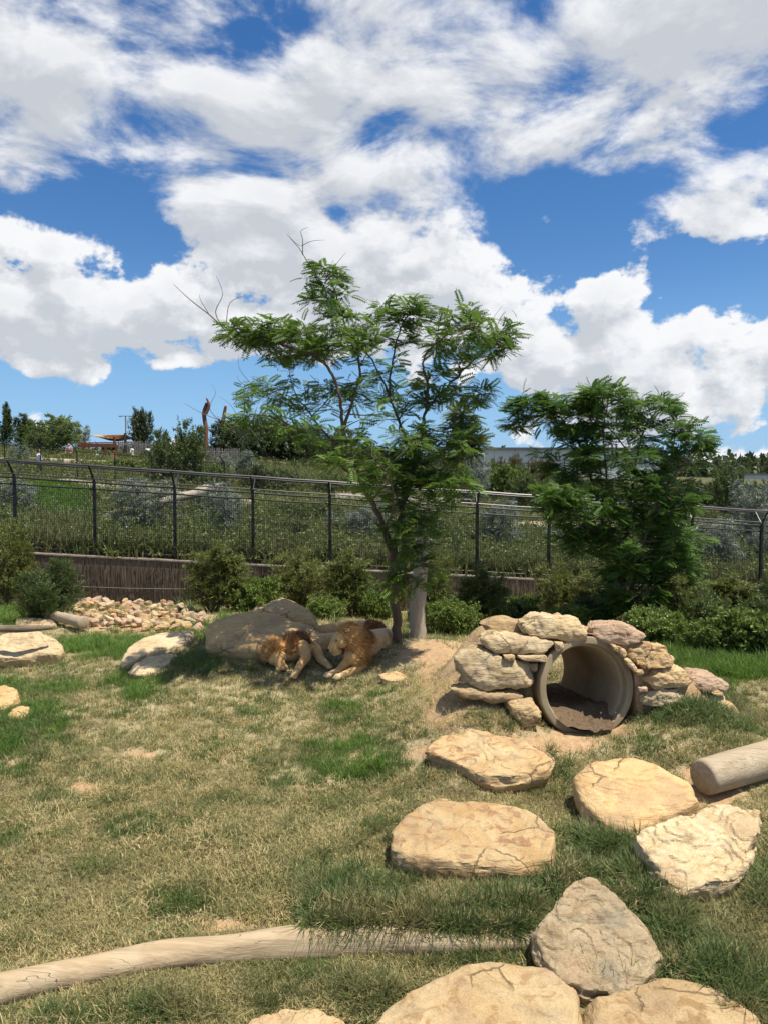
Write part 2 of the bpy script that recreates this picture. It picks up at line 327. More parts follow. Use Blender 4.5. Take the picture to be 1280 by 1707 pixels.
M_warm = mat('warm sandstone', f_stone((.59, .45, .25), (.50, .325, .15), (.34, .18, .10), grey=.15), .9, .15)
M_pink = mat('pink sandstone', f_stone((.54, .41, .29), (.48, .32, .21), (.38, .22, .15), grey=.15), .9, .15)
M_grey = mat('grey stone', f_stone((.44, .355, .23), (.35, .275, .17), (.29, .21, .12), grey=.45), .9, .15)
M_tan = mat('dusty boulder', f_stone((.66, .46, .235), (.56, .37, .18), (.44, .27, .125), grey=.12), .92, .1)

def resample(P, n):
    P = [Vector(p) for p in P]; L = [0]
    for i in range(len(P)): L.append(L[-1] + (P[(i + 1) % len(P)] - P[i]).length)
    res = []
    for k in range(n):
        t = L[-1] * k / n; i = max(j for j in range(len(P)) if L[j] <= t); f_ = (t - L[i]) / max(L[i + 1] - L[i], 1e-6); res.append(P[i].lerp(P[(i + 1) % len(P)], f_))
    return res
def solid(name, P, ext, bulge, seed, n=64, amp=.03, facets=10, round_=.07, step=.0, mat_=None, label=None, cat='rock', group=None, under=.86, fc=.86, vox=.032):
    """a stone from its outline P (3-D points), thick along ext (vector pointing into it)"""
    rs = random.Random(seed); P = resample(P, n); c = sum(P, Vector()) / n; ex = Vector(ext); th_ = ex.length; nrm = -ex.normalized()
    size = sum((p - c).length for p in P) / n
    P = [p.lerp((P[i - 1] + P[(i + 1) % n]) / 2, .15) for i, p in enumerate(P)]
    rings = []
    for r in (.18, .36, .54, .7, .82, .91, .965): rings.append([c + (p - c) * r + nrm * (bulge * (1 - r * r) - round_ * size * max(0, r - .7) ** 2 * 3) for p in P])
    for (d, s) in ((.07, 1.0), (.17, 1.03), (.3, 1.035), (.45, 1.02), (.62, .99), (.8, .95), (.93, under + .05), (1., under - .06)):
        rings.append([c + (p - c) * s + ex * d - nrm * (round_ * size * .12) for p in P])
    vs = [c + nrm * bulge] + [p for R in rings for p in R] + [c + ex]; m = len(rings); fs = []
    for k in range(n): fs.append((0, 1 + k, 1 + (k + 1) % n)); fs.append((len(vs) - 1, 1 + (m - 1) * n + (k + 1) % n, 1 + (m - 1) * n + k))
    for j in range(m - 1):
        for k in range(n): a = 1 + j * n + k; b = 1 + j * n + (k + 1) % n; fs.append((a, a + n, b + n)); fs.append((a, b + n, b))
    V = np.array([tuple(v) for v in vs]); C = np.array(c + ex * .5); Q = V - C
    for _ in range(facets):
        d = Vector((rs.gauss(0, 1), rs.gauss(0, 1), rs.gauss(0, 1))); d -= nrm * d.dot(nrm) * .45; d.normalize(); D = np.array(d)
        s = Q @ D; lim = s.max() * rs.uniform(fc, .98); over = np.maximum(s - lim, 0); Q = Q - over[:, None] * D * .93
    off = Vector((rs.uniform(0, 90), rs.uniform(0, 90), rs.uniform(0, 90))); fr = 1 / max(size, .05); N3 = np.array(nrm)
    V = Q + C
    if vox: # even skin first, so that the broken surface has no preferred direction
        t0 = npmesh('t', V, fs); ob = bpy.data.objects.new('t', t0); COL.objects.link(ob); md = ob.modifiers.new('r', 'REMESH'); md.mode = 'VOXEL'; md.voxel_size = max(size * vox, .006)
        sm = ob.modifiers.new('s', 'SMOOTH'); sm.iterations = 2; sm.factor = .5
        dg = bpy.context.evaluated_depsgraph_get(); me = bpy.data.meshes.new_from_object(ob.evaluated_get(dg)); bpy.data.objects.remove(ob); me.name = name
        V = np.empty(len(me.vertices) * 3, np.float32); me.vertices.foreach_get('co', V); V = V.reshape(-1, 3).astype(float); NR = np.empty(len(me.vertices) * 3, np.float32); me.vertices.foreach_get('normal', NR); NR = NR.reshape(-1, 3).astype(float)
    else:
        me = npmesh(name, V, fs); NR = Q / (np.linalg.norm(Q, axis=1)[:, None] + 1e-6)
    Q = V - C; tops = NR @ N3; dep = (Q @ N3) / max(th_, .05); bed = Vector((rs.gauss(0, .25), rs.gauss(0, .25), 1)).normalized()
    D_ = np.empty(len(Q)); S_ = np.zeros(len(Q))
    for i in range(len(Q)):
        w = Vector(Q[i]) * fr + off
        a = noise.fractal(w * 1.6, .85, 2.1, 5) * .6; b = noise.noise(w * .8); rd = (1 - abs(noise.noise(w * 2.1))) ** 4 * .5
        lay = noise.noise(Vector((math.floor((w.dot(bed) + .15 * b) * 7.0) * 3.7, w.x * .9, w.y * .9)))
        D_[i] = (a - rd * .55 + b * .5 + lay * .55 * (1 - min(1, abs(tops[i])) ** 3)) * amp
        if step and tops[i] > .3: hgt = noise.noise(w * 1.2 + Vector((9, 0, 0))) + .4 * noise.noise(w * 3.4); S_[i] = (math.floor(hgt * 3.4) / 3.4 + .12 * hgt) * step
    V = V + NR * D_[:, None] + N3 * S_[:, None]
    me.vertices.foreach_set('co', V.astype(np.float32).ravel()); me.update()
    o = link(name, me, mat_, smooth=True); orig = V.mean(0); me.transform(Matrix.Translation(-Vector(orig))); o.location = orig
    try: me.set_sharp_from_angle(angle=math.radians(32))
    except Exception: pass
    if label: tag(o, label, cat, group)
    return o
def plane_pts(px, base, h, tilt):
    p0 = hit(*base) + Vector((0, 0, h)); nv = Vector((tilt[0], tilt[1], 1)).normalized(); O = Vector((0, 0, CAMZ)); res = []
    for a in px:
        d = ray(*a); res.append(O + d * ((p0 - O).dot(nv) / d.dot(nv)))
    return res, nv
SLABS = [] # footprints that keep the grass out
def slab(px, base, h, th_, tilt=(0, -.15), m=None, label='', amp=.035, bulge=.02, seed=1, step=.02, name='boulder', facets=11, keep=.93, fc=.93, **kw):
    P, nv = plane_pts(px, base, h, tilt); o = solid(name, P, -nv * th_, bulge, seed, mat_=m, label=label, amp=amp, step=step, facets=facets, n=96, under=.8, fc=fc, **kw)
    c = sum(P, Vector()) / len(P); SLABS.append([((p.x - c.x) * keep + c.x, (p.y - c.y) * keep + c.y) for p in P]); return o
slab([(709,1245),(735,1218),(775,1210),(820,1222),(870,1230),(925,1256),(912,1278),(870,1292),(830,1296),(800,1290),(775,1272),(740,1258)], (800,1285), .2, .32, (.0,-.22), M_warm, 'long pointed sandstone slab, upper stepping stone below the mouth of the concrete pipe', seed=3, step=.045, amp=.05, bulge=.02)
slab([(645,1402),(655,1375),(692,1335),(730,1328),(840,1332),(900,1350),(930,1385),(922,1432),(860,1445),(760,1437),(700,1430),(660,1420)], (780,1450), .25, .42, (.0,-.16), M_warm, 'broad golden sandstone slab with ochre streaks, second stepping stone above the long grass', seed=5, step=.035, amp=.05)
slab([(955,1285),(985,1262),(1050,1256),(1110,1272),(1150,1298),(1166,1328),(1140,1346),(1100,1358),(1060,1382),(1000,1372),(975,1350),(958,1312)], (1050,1385), .28, .5, (-.1,-.28), M_tan, 'smooth rounded tan boulder below the tunnel, left of the thick wooden post', seed=8, step=.008, bulge=.06, round_=.3, amp=.03)
slab([(1052,1393),(1110,1365),(1165,1342),(1215,1329),(1268,1347),(1262,1400),(1236,1452),(1185,1470),(1140,1482),(1105,1468),(1082,1430)], (1150,1490), .27, .5, (-.05,-.25), M_sandp, 'angular grey cream boulder with a hollowed top, right of the smooth tan boulder', seed=12, step=.06, amp=.065)
slab([(886,1548),(915,1510),(958,1466),(990,1460),(1030,1495),(1070,1530),(1108,1568),(1106,1606),(1085,1640),(1045,1656),(975,1656),(930,1640),(905,1600)], (1000,1645), .2, .42, (.0,-.55), M_grey, 'grey wedge shaped boulder at the right end of the long log', seed=15, step=.04, amp=.06)
slab([(540,1800),(618,1706),(685,1643),(765,1603),(850,1590),(928,1608),(962,1650),(972,1712),(960,1830)], (840,1700), .16, .4, (.0,-.2), M_sand, 'large flat tan sandstone slab at the bottom below the long log', seed=18, step=.012, round_=.05)
slab([(968,1690),(980,1660),(1040,1640),(1115,1624),(1185,1638),(1262,1690),(1300,1800),(980,1830)], (1100,1720), .12, .4, (.0,-.2), M_sand, 'flat tan sandstone slab at the bottom beneath the grey wedge boulder', seed=21, step=.012, round_=.05)
slab([(395,1730),(420,1693),(470,1680),(530,1680),(580,1700),(600,1740),(520,1790)], (480,1740), .06, .3, (.0,-.2), M_sand, 'low tan stone half buried in dry grass at the bottom edge', seed=23, step=.01)
# left side
slab([(-40,1085),(-20,1062),(20,1052),(60,1052),(98,1064),(103,1078),(95,1090),(60,1092),(10,1098)], (40,1114), .26, .42, (.0,-.45), M_sandp, 'big cream and grey angular rock at the left edge carrying a thin dead log', seed=25, step=.04, amp=.06)
slab([(-40,1165),(-20,1145),(10,1140),(30,1148),(30,1165),(10,1180),(-20,1188)], (10,1185), .14, .3, (.0,-.4), M_tan, 'tan rock half in green grass at the left edge, below the cream rock', seed=27, step=.01)
slab([(14,1190),(30,1176),(48,1176),(50,1186),(42,1200),(20,1204)], (34,1200), .07, .2, (.0,-.4), M_tan, 'small buff stone in tall green grass near the left edge', seed=28, step=.01, name='boulder')
slab([(202,1098),(215,1078),(240,1060),(268,1054),(322,1048),(315,1065),(285,1080),(250,1088),(222,1102),(206,1108)], (250,1098), .17, .34, (.0,-.2), M_sandp, 'pale flat sandstone slab, upper of the two by the big shaded boulder', seed=31, step=.012)
slab([(214,1120),(228,1104),(250,1093),(292,1089),(284,1102),(262,1118),(240,1124)], (250,1122), .09, .22, (.0,-.2), M_sandp, 'pale flat sandstone slab, lower of the two by the big shaded boulder', seed=33, step=.01)
slab([(340,1050),(348,1036),(372,1024),(415,1016),(470,1022),(528,1038),(545,1058),(520,1078),(470,1074),(425,1086),(385,1090),(350,1078)], (440,1090), .34, .7, (.0,-.55), M_tan, 'big smooth boulder in leaf shadow, in front of the peaked one', seed=36, step=.02, round_=.15, bulge=.10, amp=.06, facets=14, fc=.84)
slab([(405,1022),(435,1005),(475,990),(500,997),(527,1016),(548,1040),(530,1052),(470,1050),(420,1040)], (480,1060), .6, 1.0, (.0,-.6), M_tan, 'big smooth boulder with a peaked top, rear one behind the lions', seed=38, step=.015, round_=.12, bulge=.14, amp=.06, facets=12, fc=.84)
slab([(25,1032),(60,1028),(95,1032),(98,1042),(60,1046),(28,1042)], (60,1046), .1, .2, (.0,-.3), M_sandp, 'flat pale stone lying in bright grass behind the cream rock', seed=41, step=.01)
slab([(630,1124),(650,1120),(662,1119),(683,1127),(668,1134),(655,1136),(640,1133)], (656,1140), .06, .11, (.0,-.3), M_warm, 'small flat sandstone lying on the lawn in front of the tree', seed=43, step=.006, amp=.02)
slab([(1190,1100),(1180,1092),(1172,1082),(1190,1082),(1205,1090)], (1190,1100), .03, .1, (.0,-.3), M_sandp, 'low pale stone almost hidden in grass behind the stacked stones', seed=44, step=.006, amp=.02) if False else None
# stones stacked round the pipe: outlines on the pipe's face
def zx(L): return [(740 + a * .40625, 1000 + b * .40625) for a, b in L]
ST = [
 ([(50,250),(110,205),(150,205),(260,240),(370,280),(378,330),(350,355),(250,365),(140,372),(95,345),(60,300)],9.25,.5,M_sandp,'largest squarish cream stone with scratch marks, left of the pipe',.045),
 ([(138,155),(200,140),(280,150),(380,160),(450,175),(455,205),(440,222),(330,222),(230,222),(170,205),(145,185)],9.35,.5,M_sandp,'long white sandstone slab lying on the scratched cream stone',.03),
 ([(320,95),(400,72),(480,80),(560,90),(605,115),(610,140),(600,170),(520,172),(420,158),(340,148),(322,125)],9.45,.55,M_sandp,'topmost pale cap stone above the left half of the pipe mouth',.04),
 ([(610,110),(680,102),(760,105),(835,150),(810,180),(740,190),(660,175),(610,165)],9.5,.5,M_pink,'pinkish cap stone above the right half of the pipe mouth',.035),
 ([(750,195),(850,188),(920,205),(950,250),(930,278),(850,285),(790,280),(755,240)],9.45,.45,M_warm,'rugged orange stone under the pinkish cap stone',.045),
 ([(795,325),(860,290),(950,278),(1010,300),(1020,345),(960,362),(870,370),(810,355)],9.45,.45,M_warm,'lens shaped ochre stone, third down to the right of the pipe',.035),
 ([(800,385),(850,372),(960,370),(988,390),(985,430),(900,440),(820,435)],9.42,.4,M_sandp,'pale block at grass level just right of the pipe',.03),
 ([(1015,325),(1060,308),(1120,315),(1170,350),(1165,375),(1100,385),(1030,375),(1005,350)],9.6,.45,M_pink,'pink rounded stone near the right end of the stone stack',.03),
 ([(1000,375),(1060,390),(1150,395),(1167,402),(1150,440),(1060,440),(1000,425)],9.58,.4,M_sandp,'low cream block under the pink rounded stone',.03),
 ([(1105,387),(1140,378),(1150,395),(1120,400)],9.45,.12,M_sand,'tiny stone wedged below the pink rounded stone',.01),
 ([(1155,430),(1190,428),(1215,470),(1190,485),(1160,465)],9.65,.25,M_warm,'small brown stone ending the stack at the far right',.02),
 ([(245,230),(290,228),(295,248),(265,252),(248,245)],9.22,.16,M_sand,'small chip wedged between the white slab and the scratched stone',.01),
 ([(300,230),(420,230),(427,255),(340,252),(295,245)],9.25,.25,M_sandp,'thin flat stone wedged beneath the white slab beside the pipe',.012),
 ([(455,175),(490,178),(495,200),(460,215)],9.33,.2,M_sand,'small dark chip filling the gap at the upper left of the pipe',.01),
 ([(688,186),(715,192),(714,217),(690,207)],9.38,.16,M_sand,'first small chip down the upper right rim of the pipe',.01),
 ([(722,195),(745,205),(755,235),(740,242),(716,217)],9.34,.16,M_warm,'second and longest orange chip on the upper right rim of the pipe',.01),
 ([(745,250),(765,245),(792,280),(780,297),(755,272)],9.34,.16,M_sandp,'pale wedge chip halfway down the right rim of the pipe',.01),
 ([(780,292),(815,288),(825,302),(790,312)],9.36,.16,M_warm,'small golden pebble between the rim and the ochre stone',.01),
 ([(795,362),(835,360),(838,376),(800,379)],9.38,.14,M_pink,'tiny pink stone below the ochre stone beside the rim',.01),
 ([(30,372),(100,362),(200,375),(335,385),(330,412),(200,425),(80,402)],9.2,.4,M_sand,'low dusty ledge stone under the scratched cream stone',.03),
 ([(245,430),(310,418),(375,425),(400,470),(395,512),(330,522),(280,485)],9.05,.35,M_sand,'squat tan block at the lower left foot of the pipe',.025),
 ([(160,112),(220,85),(280,88),(330,105),(335,150),(200,150)],9.8,.5,M_sand,'half buried tan stone on the earth mound behind the white slab',.03),
 ([(345,262),(385,262),(385,295),(355,292)],9.4,.25,M_grey,'dark filler stone between the scratched stone and the pipe',.01)]
for i, (L, Y, dp, m_, lab, am) in enumerate(ST):
    P = [wp(a, b, Y + (.0 if b > 1100 else .0)) for a, b in zx(L)]
    cz = sum(p.z for p in P) / len(P); P = [p + Vector((0, (p.z - cz) * .28, 0)) for p in P]
    big = len(L) > 6; solid('stone', P, (0.0, dp, -.02 * dp), .05 if big else .015, 60 + i, n=72 if big else 28, amp=am, facets=12 if big else 7, round_=.22, step=.012 if big else .004, mat_=m_, label=lab, cat='stone', group='stones stacked around the pipe', under=.9, fc=.8, vox=.045 if big else 0)
# ---------------------------------------------------------------- pipe
def f_conc(N, p):
    v = geo_pos(N); a = N.noise(v, 3, 5, .6); b = N.noise(v, 40, 4, .7); c = N.mix(N.ss(a, .3, .7), (.33, .265, .17), (.25, .19, .115)); c = N.mix(N.m('MULTIPLY', N.ss(b, .5, .8), .5), c, (.40, .35, .26))
    N.l.new(c, p.inputs['Base Color']); N.l.new(N.bump(N.m('ADD', b, a), .4, .01), p.inputs['Normal'])
M_conc = mat('weathered concrete', f_conc, .9, .2)
pipe = empty('concrete_pipe', (PIPE_C.x, PIPE_C.y, PIPE_C.z - PIPE_R), 'round concrete pipe tunnel with a thick rim, set in the stacked stones', 'concrete pipe')
def ringsurf(prof, n=72):
    axx = PIPE_AX; s_ = axx.cross(Vector((0, 0, 1))).normalized(); u_ = s_.cross(axx); vs = []; fs = []; m = len(prof)
    for (t, r) in prof:
        for k in range(n): a = 2 * math.pi * k / n; vs.append(PIPE_C + axx * t + (s_ * math.cos(a) + u_ * math.sin(a)) * r)
    for j in range(m):
        for k in range(n): fs.append((j * n + k, ((j + 1) % m) * n + k, ((j + 1) % m) * n + (k + 1) % n, j * n + (k + 1) % n))
    return np.array([tuple(v) for v in vs]), fs
R = PIPE_R
V, Fs = ringsurf([(.1, R * .995), (.02, R), (0, R - .012), (-.004, R - .03), (-.004, R - .085), (.006, R - .095), (.10, R - .10), (.115, R - .125), (.13, R - .135), (1.0, R - .137), (PIPE_L, R - .135), (PIPE_L, R - .01), (1.0, R - .005)])
o = link('pipe_wall', npmesh('pipe_wall', V, Fs), M_conc, pipe, True); o.data.set_sharp_from_angle(angle=math.radians(35))
# dry bedding inside the pipe
M_bed = simple('dark bedding soil', (.10, .07, .045), (.19, .13, .08), 30, .95, .8, .02, .1, 'Object')
tt = np.linspace(-.14, PIPE_L + .2, 44); ww = np.linspace(-1, 1, 31); Tg, Wg = np.meshgrid(tt, ww, indexing='ij'); lv = -.33 + .0 * Tg
rr = R - .11; hw = np.sqrt(np.maximum(rr ** 2 - .40 ** 2, 0)) + .06; Bz = -.455 + np.clip(Tg * .5, -.09, .17) + (fbm(Tg, Wg, 5, 2) - .5) * .09 + .10 * np.clip(-Wg, 0, 1) ** 2
axn = np.array(PIPE_AX); sn = np.array(PIPE_AX.cross(Vector((0, 0, 1))).normalized()); un = np.cross(sn, axn)
Pb = np.array(PIPE_C) + Tg[..., None] * axn + (Wg * np.sqrt(np.maximum((rr + .03) ** 2 - Bz ** 2, 0)))[..., None] * sn + Bz[..., None] * un
ii = np.arange(Tg.size).reshape(Tg.shape); bme = npmesh('soil_bed', Pb.reshape(-1, 3), np.stack([ii[:-1, :-1], ii[:-1, 1:], ii[1:, 1:], ii[1:, :-1]], -1).reshape(-1, 4))
tag(link('soil_bed', bme, M_bed, smooth=True), kind='structure')
# earth mound over the pipe: a vault of soil, outer skin down to the ground, inner skin on the pipe
def vault():
    vs = []; fs = []; nn_ = 61; rows = []
    outer = [(-2.5, -.85), (-2.0, -.55), (-1.6, -.2), (-1.2, .2), (-.85, .52), (-.45, .70), (0, .76), (.4, .73), (.75, .55), (1.05, .35), (1.35, .05), (1.7, -.25), (2.1, -.6), (2.4, -.8)]
    ox = np.array([a for a, b in outer]); oz = np.array([b for a, b in outer]); sx = np.linspace(-2.6, 2.4, nn_)
    for t in np.linspace(.0, PIPE_L - .02, 22):
        fr = min(1, (PIPE_L + .55 - t) / .5) ** .5 if t > PIPE_L else 1
        tt_ = min(t, PIPE_L); c = PIPE_C + PIPE_AX * t; c.z = PIPE_C.z + PIPE_AX.z * t
        for kind in (0, 1):
            for x in sx:
                gx = c.x + x; y0 = c.y + .12
                wgt = min(max((-x - 1.3) / .8, 0), 1); far_ = min(t / 1.1, 1); y0 -= wgt * .6 * (1 - far_); rmp = far_ * far_ * (3 - 2 * far_); rmp = rmp * .9 + .1 * min(t / .3, 1)
                if kind == 0: z = c.z + np.interp(x, ox, oz) * (fr if np.interp(x, ox, oz) > 0 else 1); z = z - wgt * (1 - rmp) * max(z - (PIPE_C.z - .8), 0); z += (vnoise(np.array([gx]), np.array([y0]), 2.2, 4)[0] - .5) * .20 + (vnoise(np.array([gx]), np.array([y0]), 6, 5)[0] - .5) * .09
                else: z = c.z + (math.sqrt(max(.68 ** 2 - x * x, 0)) if abs(x) < .67 else -1.0) - .0
                vs.append((gx, y0, z))
    R_ = 22
    def id_(r, k, j): return r * 2 * nn_ + k * nn_ + j
    for r in range(R_ - 1):
        for j in range(nn_ - 1):
            fs.append((id_(r, 0, j), id_(r, 0, j + 1), id_(r + 1, 0, j + 1), id_(r + 1, 0, j))); fs.append((id_(r, 1, j), id_(r + 1, 1, j), id_(r + 1, 1, j + 1), id_(r, 1, j + 1)))
    for r in (0, R_ - 1):
        for j in range(nn_ - 1): fs.append((id_(r, 0, j), id_(r, 1, j), id_(r, 1, j + 1), id_(r, 0, j + 1)))
    return npmesh('earth_mound', vs, fs)
def f_earth(N, p):
    v = geo_pos(N); n2 = N.noise(v, 9, 5, .65); n3 = N.noise(v, 55, 4, .65)
    c = N.mix(N.ss(n2, .3, .7), (.52, .355, .205), (.39, .25, .135)); c = N.mix(N.ss(n3, .55, .7), c, (.54, .44, .29)); c = N.mix(N.m('MULTIPLY', N.ss(N.noise(v, 3.0, 4, .7), .5, .66), .6), c, (.27, .24, .12))
    N.l.new(c, p.inputs['Base Color']); N.l.new(N.bump(N.m('ADD', n3, N.m('MULTIPLY', n2, 2)), .8, .03), p.inputs['Normal'])
M_earth = mat('bare earth', f_earth, .95, .1)
MOUND = vault(); tag(link('earth_mound', MOUND, M_earth, smooth=True), kind='structure')

# ---------------------------------------------------------------- logs
def f_wood(c1, c2, c3, sc=1.0):
    def f(N, p):
        v = coords(N); g1 = N.noise(N.v('MULTIPLY', v, (1.6 * sc, 34 * sc, 34 * sc)), 1.0, 6, .62, .6); g2 = N.noise(v, 3 * sc, 4, .6); ck = N.noise(N.v('MULTIPLY', v, (.7 * sc, 18 * sc, 18 * sc)), 1.0, 1, .5, .2)
        c = N.mix(N.ss(g1, .35, .65), c1, c2); c = N.mix(N.m('MULTIPLY', N.ss(g2, .45, .7), .5), c, c3)
        k = N.ss(N.m('ABSOLUTE', N.m('SUBTRACT', ck, .5)), 0, .007, 1, 0); k = N.m('MULTIPLY', k, N.ss(g2, .44, .56)); c = N.mix(N.m('MULTIPLY', k, .8), c, (.05, .035, .025))
        N.l.new(c, p.inputs['Base Color']); N.l.new(N.bump(N.m('SUBTRACT', g1, N.m('MULTIPLY', k, 1.2)), .6, .012), p.inputs['Normal'])
    return mat('weathered log', f, .85, .2)
M_log = f_wood((.42, .32, .20), (.33, .24, .145), (.46, .37, .25)); M_log2 = f_wood((.40, .32, .22), (.30, .235, .155), (.45, .37, .26)); M_old = f_wood((.16, .12, .08), (.24, .19, .13), (.10, .07, .05))
def log(name, P, rad, m, label, cat, seed=1, n=28, sub=10, amp=.03, flat=1.0):
    P = [Vector(p) for p in P]; pts_ = []; rr_ = []
    for i in range(len(P) - 1):
        p0 = P[max(i - 1, 0)]; p1 = P[i]; p2 = P[i + 1]; p3 = P[min(i + 2, len(P) - 1)]
        for k in range(sub):
            t = k / sub; pts_.append(.5 * ((2 * p1) + (p2 - p0) * t + (2 * p0 - 5 * p1 + 4 * p2 - p3) * t * t + (3 * p1 - p0 - 3 * p2 + p3) * t ** 3)); rr_.append(rad[i] * (1 - t) + rad[i + 1] * t)
    pts_.append(P[-1]); rr_.append(rad[-1]); b = MB(); c0 = pts_[0]
    pts_ = [pts_[0]] + pts_ + [pts_[-1]]; rr_ = [rr_[0] * .86] + rr_ + [rr_[-1] * .86]
    pts_[0] = pts_[1] - (pts_[2] - pts_[1]).normalized() * .015; pts_[-1] = pts_[-2] + (pts_[-2] - pts_[-3]).normalized() * .015
    b.tube(pts_, rr_, n); me = b.mesh(name); off = Vector((seed * 7.3, seed * 3.1, 0))
    for i, v in enumerate(me.vertices):
        k = i // n; c = pts_[min(k, len(pts_) - 1)]; d = v.co - c
        if k < len(pts_): v.co += d.normalized() * (noise.noise(Vector((v.co.x * 1.6, d.y * 7, d.z * 7)) + off) * amp + noise.noise(v.co * 1.1 + off) * amp * .8)
    me.transform(Matrix.Translation(-c0)); o = link(name, me, m, smooth=True); o.location = c0; return tag(o, label, cat)
LP = [(-60,1668,33),(60,1636,30),(150,1620,27),(250,1600,26),(350,1588,27),(450,1577,27),(560,1568,25),(650,1567,24),(760,1570,22),(890,1566,20)]
P = []; rad = []
for (a, b, r) in LP:
    h = hit(a, b + r); rr0 = r * h.y / F; P.append(Vector((h.x, h.y + rr0 * .6, h.z + rr0 * .72))); rad.append(rr0)
P = [wp(a, b, p.y) for (a, b, r), p in zip(LP, P)]
LOGC = P; LOGPTS = [(p.x, p.y, r) for p, r in zip(P, rad)]
log('log', P, rad, M_log, 'long weathered log lying across the lower left lawn as edging', 'log', 2, amp=.032)
a = wp(1172, 1296, 7.75); b = wp(1330, 1250, 8.35)
log('wooden_post', [a, a.lerp(b, .5), b + (b - a) * .5], [.185, .195, .20], M_log2, 'thick grey round timber post lying on its side at the right edge', 'wooden post', 4, amp=.006)
a = wp(-60, 1049, 13.5); log('dead_branch', [a, wp(30, 1048, 13.4), wp(88, 1046, 13.6)], [.07, .065, .035], M_old, 'thin dark dead branch resting on the cream rock at the left edge', 'branch', 5, n=12, amp=.01)
a = hit(85, 1030); log('fallen_log', [wp(82,1024,18.3), wp(110,1031,17.6), wp(140,1038,17.0)], [.12, .12, .15], M_log2, 'short pale grey log lying in grass left of the rubble pile', 'log', 6, n=12, amp=.02)

# ---------------------------------------------------------------- rubble pile
rs = random.Random(5); pile = []
mats = [M_pink, M_pink, M_warm, M_sandp, M_warm, M_sand, M_sandp, M_pink]
protos = []
for k in range(12):
    rr2 = random.Random(k); P = []
    for j in range(9): a_ = 2 * math.pi * j / 9; r_ = rr2.uniform(.75, 1.1); P.append(Vector((math.cos(a_) * r_, math.sin(a_) * r_ * rr2.uniform(.6, .9), 0)))
    o = solid('rubble_stone', P, (0, 0, -.9), .12, 300 + k, n=16, amp=.12, facets=9, round_=.2, mat_=mats[k % 8], fc=.72, vox=0); COL.objects.unlink(o)
    me = o.data; me.set_sharp_from_angle(angle=math.radians(25)); protos.append(me)
def in_pile(px, py):
    top = np.interp(px, [128,150,170,230,270,300,330], [1004,999,1000,1000,1001,1006,1020]); bot = np.interp(px, [128,160,200,250,300,335], [1030,1042,1044,1046,1048,1046]); return top < py < bot
cand = []
for py in np.arange(1000, 1050, 7.6):
    for px in np.arange(128, 338, 11.5): 
        a_, b_ = px + rs.uniform(-4.5, 4.5), py + rs.uniform(-3.5, 3.5)
        if in_pile(a_, b_): cand.append((a_, b_))
COLN = {'pink sandstone': 'pink', 'warm sandstone': 'orange', 'pale sandstone': 'cream', 'sandstone': 'tan'}
for i, (a_, b_) in enumerate(cand):
    h = hit(a_, b_ + 8); s = rs.uniform(.10, .17) * (1.25 if b_ < 1012 else 1); me = protos[rs.randrange(12)]
    o = bpy.data.objects.new('rubble_stone', me); COL.objects.link(o); o.location = wp(a_, b_, h.y - .1); o.location.z = max(o.location.z, h.z + .03)
    o.rotation_euler = (rs.uniform(-.5, .5), rs.uniform(-.5, .5), rs.uniform(0, 6.3)); o.scale = (s * rs.uniform(.9, 1.3), s, s * rs.uniform(.8, 1.1))
    hx = ['far left tip', 'left end', 'left part', 'left of the middle', 'middle', 'right of the middle', 'right part', 'right end'][min(7, max(0, int((a_ - 128) / 26)))]; hy = ['topmost row', 'second row', 'third row', 'fourth row', 'fifth row', 'sixth row', 'lowest row'][min(6, max(0, int((b_ - 998) / 7.4)))]
    tag(o, '%s %s rubble, %s at the %s of the heap' % ('larger' if s > .145 else 'smaller', COLN[me.materials[0].name], hy, hx), 'stone', 'rubble stones heaped before the brush wall')
from collections import defaultdict
dl = defaultdict(list)
for o in COL.objects:
    if o.name.startswith('rubble_stone'): dl[o['label']].append(o)
for L_ in dl.values():
    if len(L_) == 2: L_.sort(key=lambda o: o.location.x); L_[0]['label'] += ', left one'; L_[1]['label'] += ', right one'

for (a_, b_, s) in ((105,1050,.12),(118,1050,.1),(128,1052,.09),(136,1056,.08),(150,1053,.07),(170,1052,.12),(345,1040,.13)):
    o = bpy.data.objects.new('rubble_stone', protos[3 + (a_ % 3)]); COL.objects.link(o); h = hit(a_, b_); o.location = h; o.scale = (s * 1.4, s, s * .8)
    tag(o, 'loose pale stone in grass before the rubble heap, %s' % {105: 'leftmost of the row', 118: 'second from the left', 128: 'third from the left', 136: 'lowest of the row', 150: 'smallest of the row', 170: 'touching the front foot of the heap', 345: 'alone at the right'}[a_], 'stone', 'loose stones in front of the heap')

# dead root stump by the short log
st = empty('root_stump', hit(66, 1030), 'twisted grey dead root stump beside the short pale log at the left', 'stump'); b0 = st.location.copy(); rr_ = random.Random(9); m_ = MB(); m_.tube([b0 + Vector((0, 0, -.1)), b0 + Vector((.03, 0, .2)), b0 + Vector((.1, 0, .42))], [.17, .13, .07], 9); m_.build('stump', M_log2, st, True)
for k in range(9):
    a_ = k * .7; d_ = Vector((math.cos(a_), math.sin(a_), rr_.uniform(.1, 1.1))); p0 = b0 + Vector((0, 0, .12)); m_ = MB(); m_.tube([p0, p0 + d_ * .25 + Vector((0, 0, .06)), p0 + d_ * .42 + Vector((rr_.uniform(-.1, .1), 0, rr_.uniform(-.08, .1)))], [.05, .03, .008], 6); m_.build('root', M_old if k % 3 else M_log2, st, True)

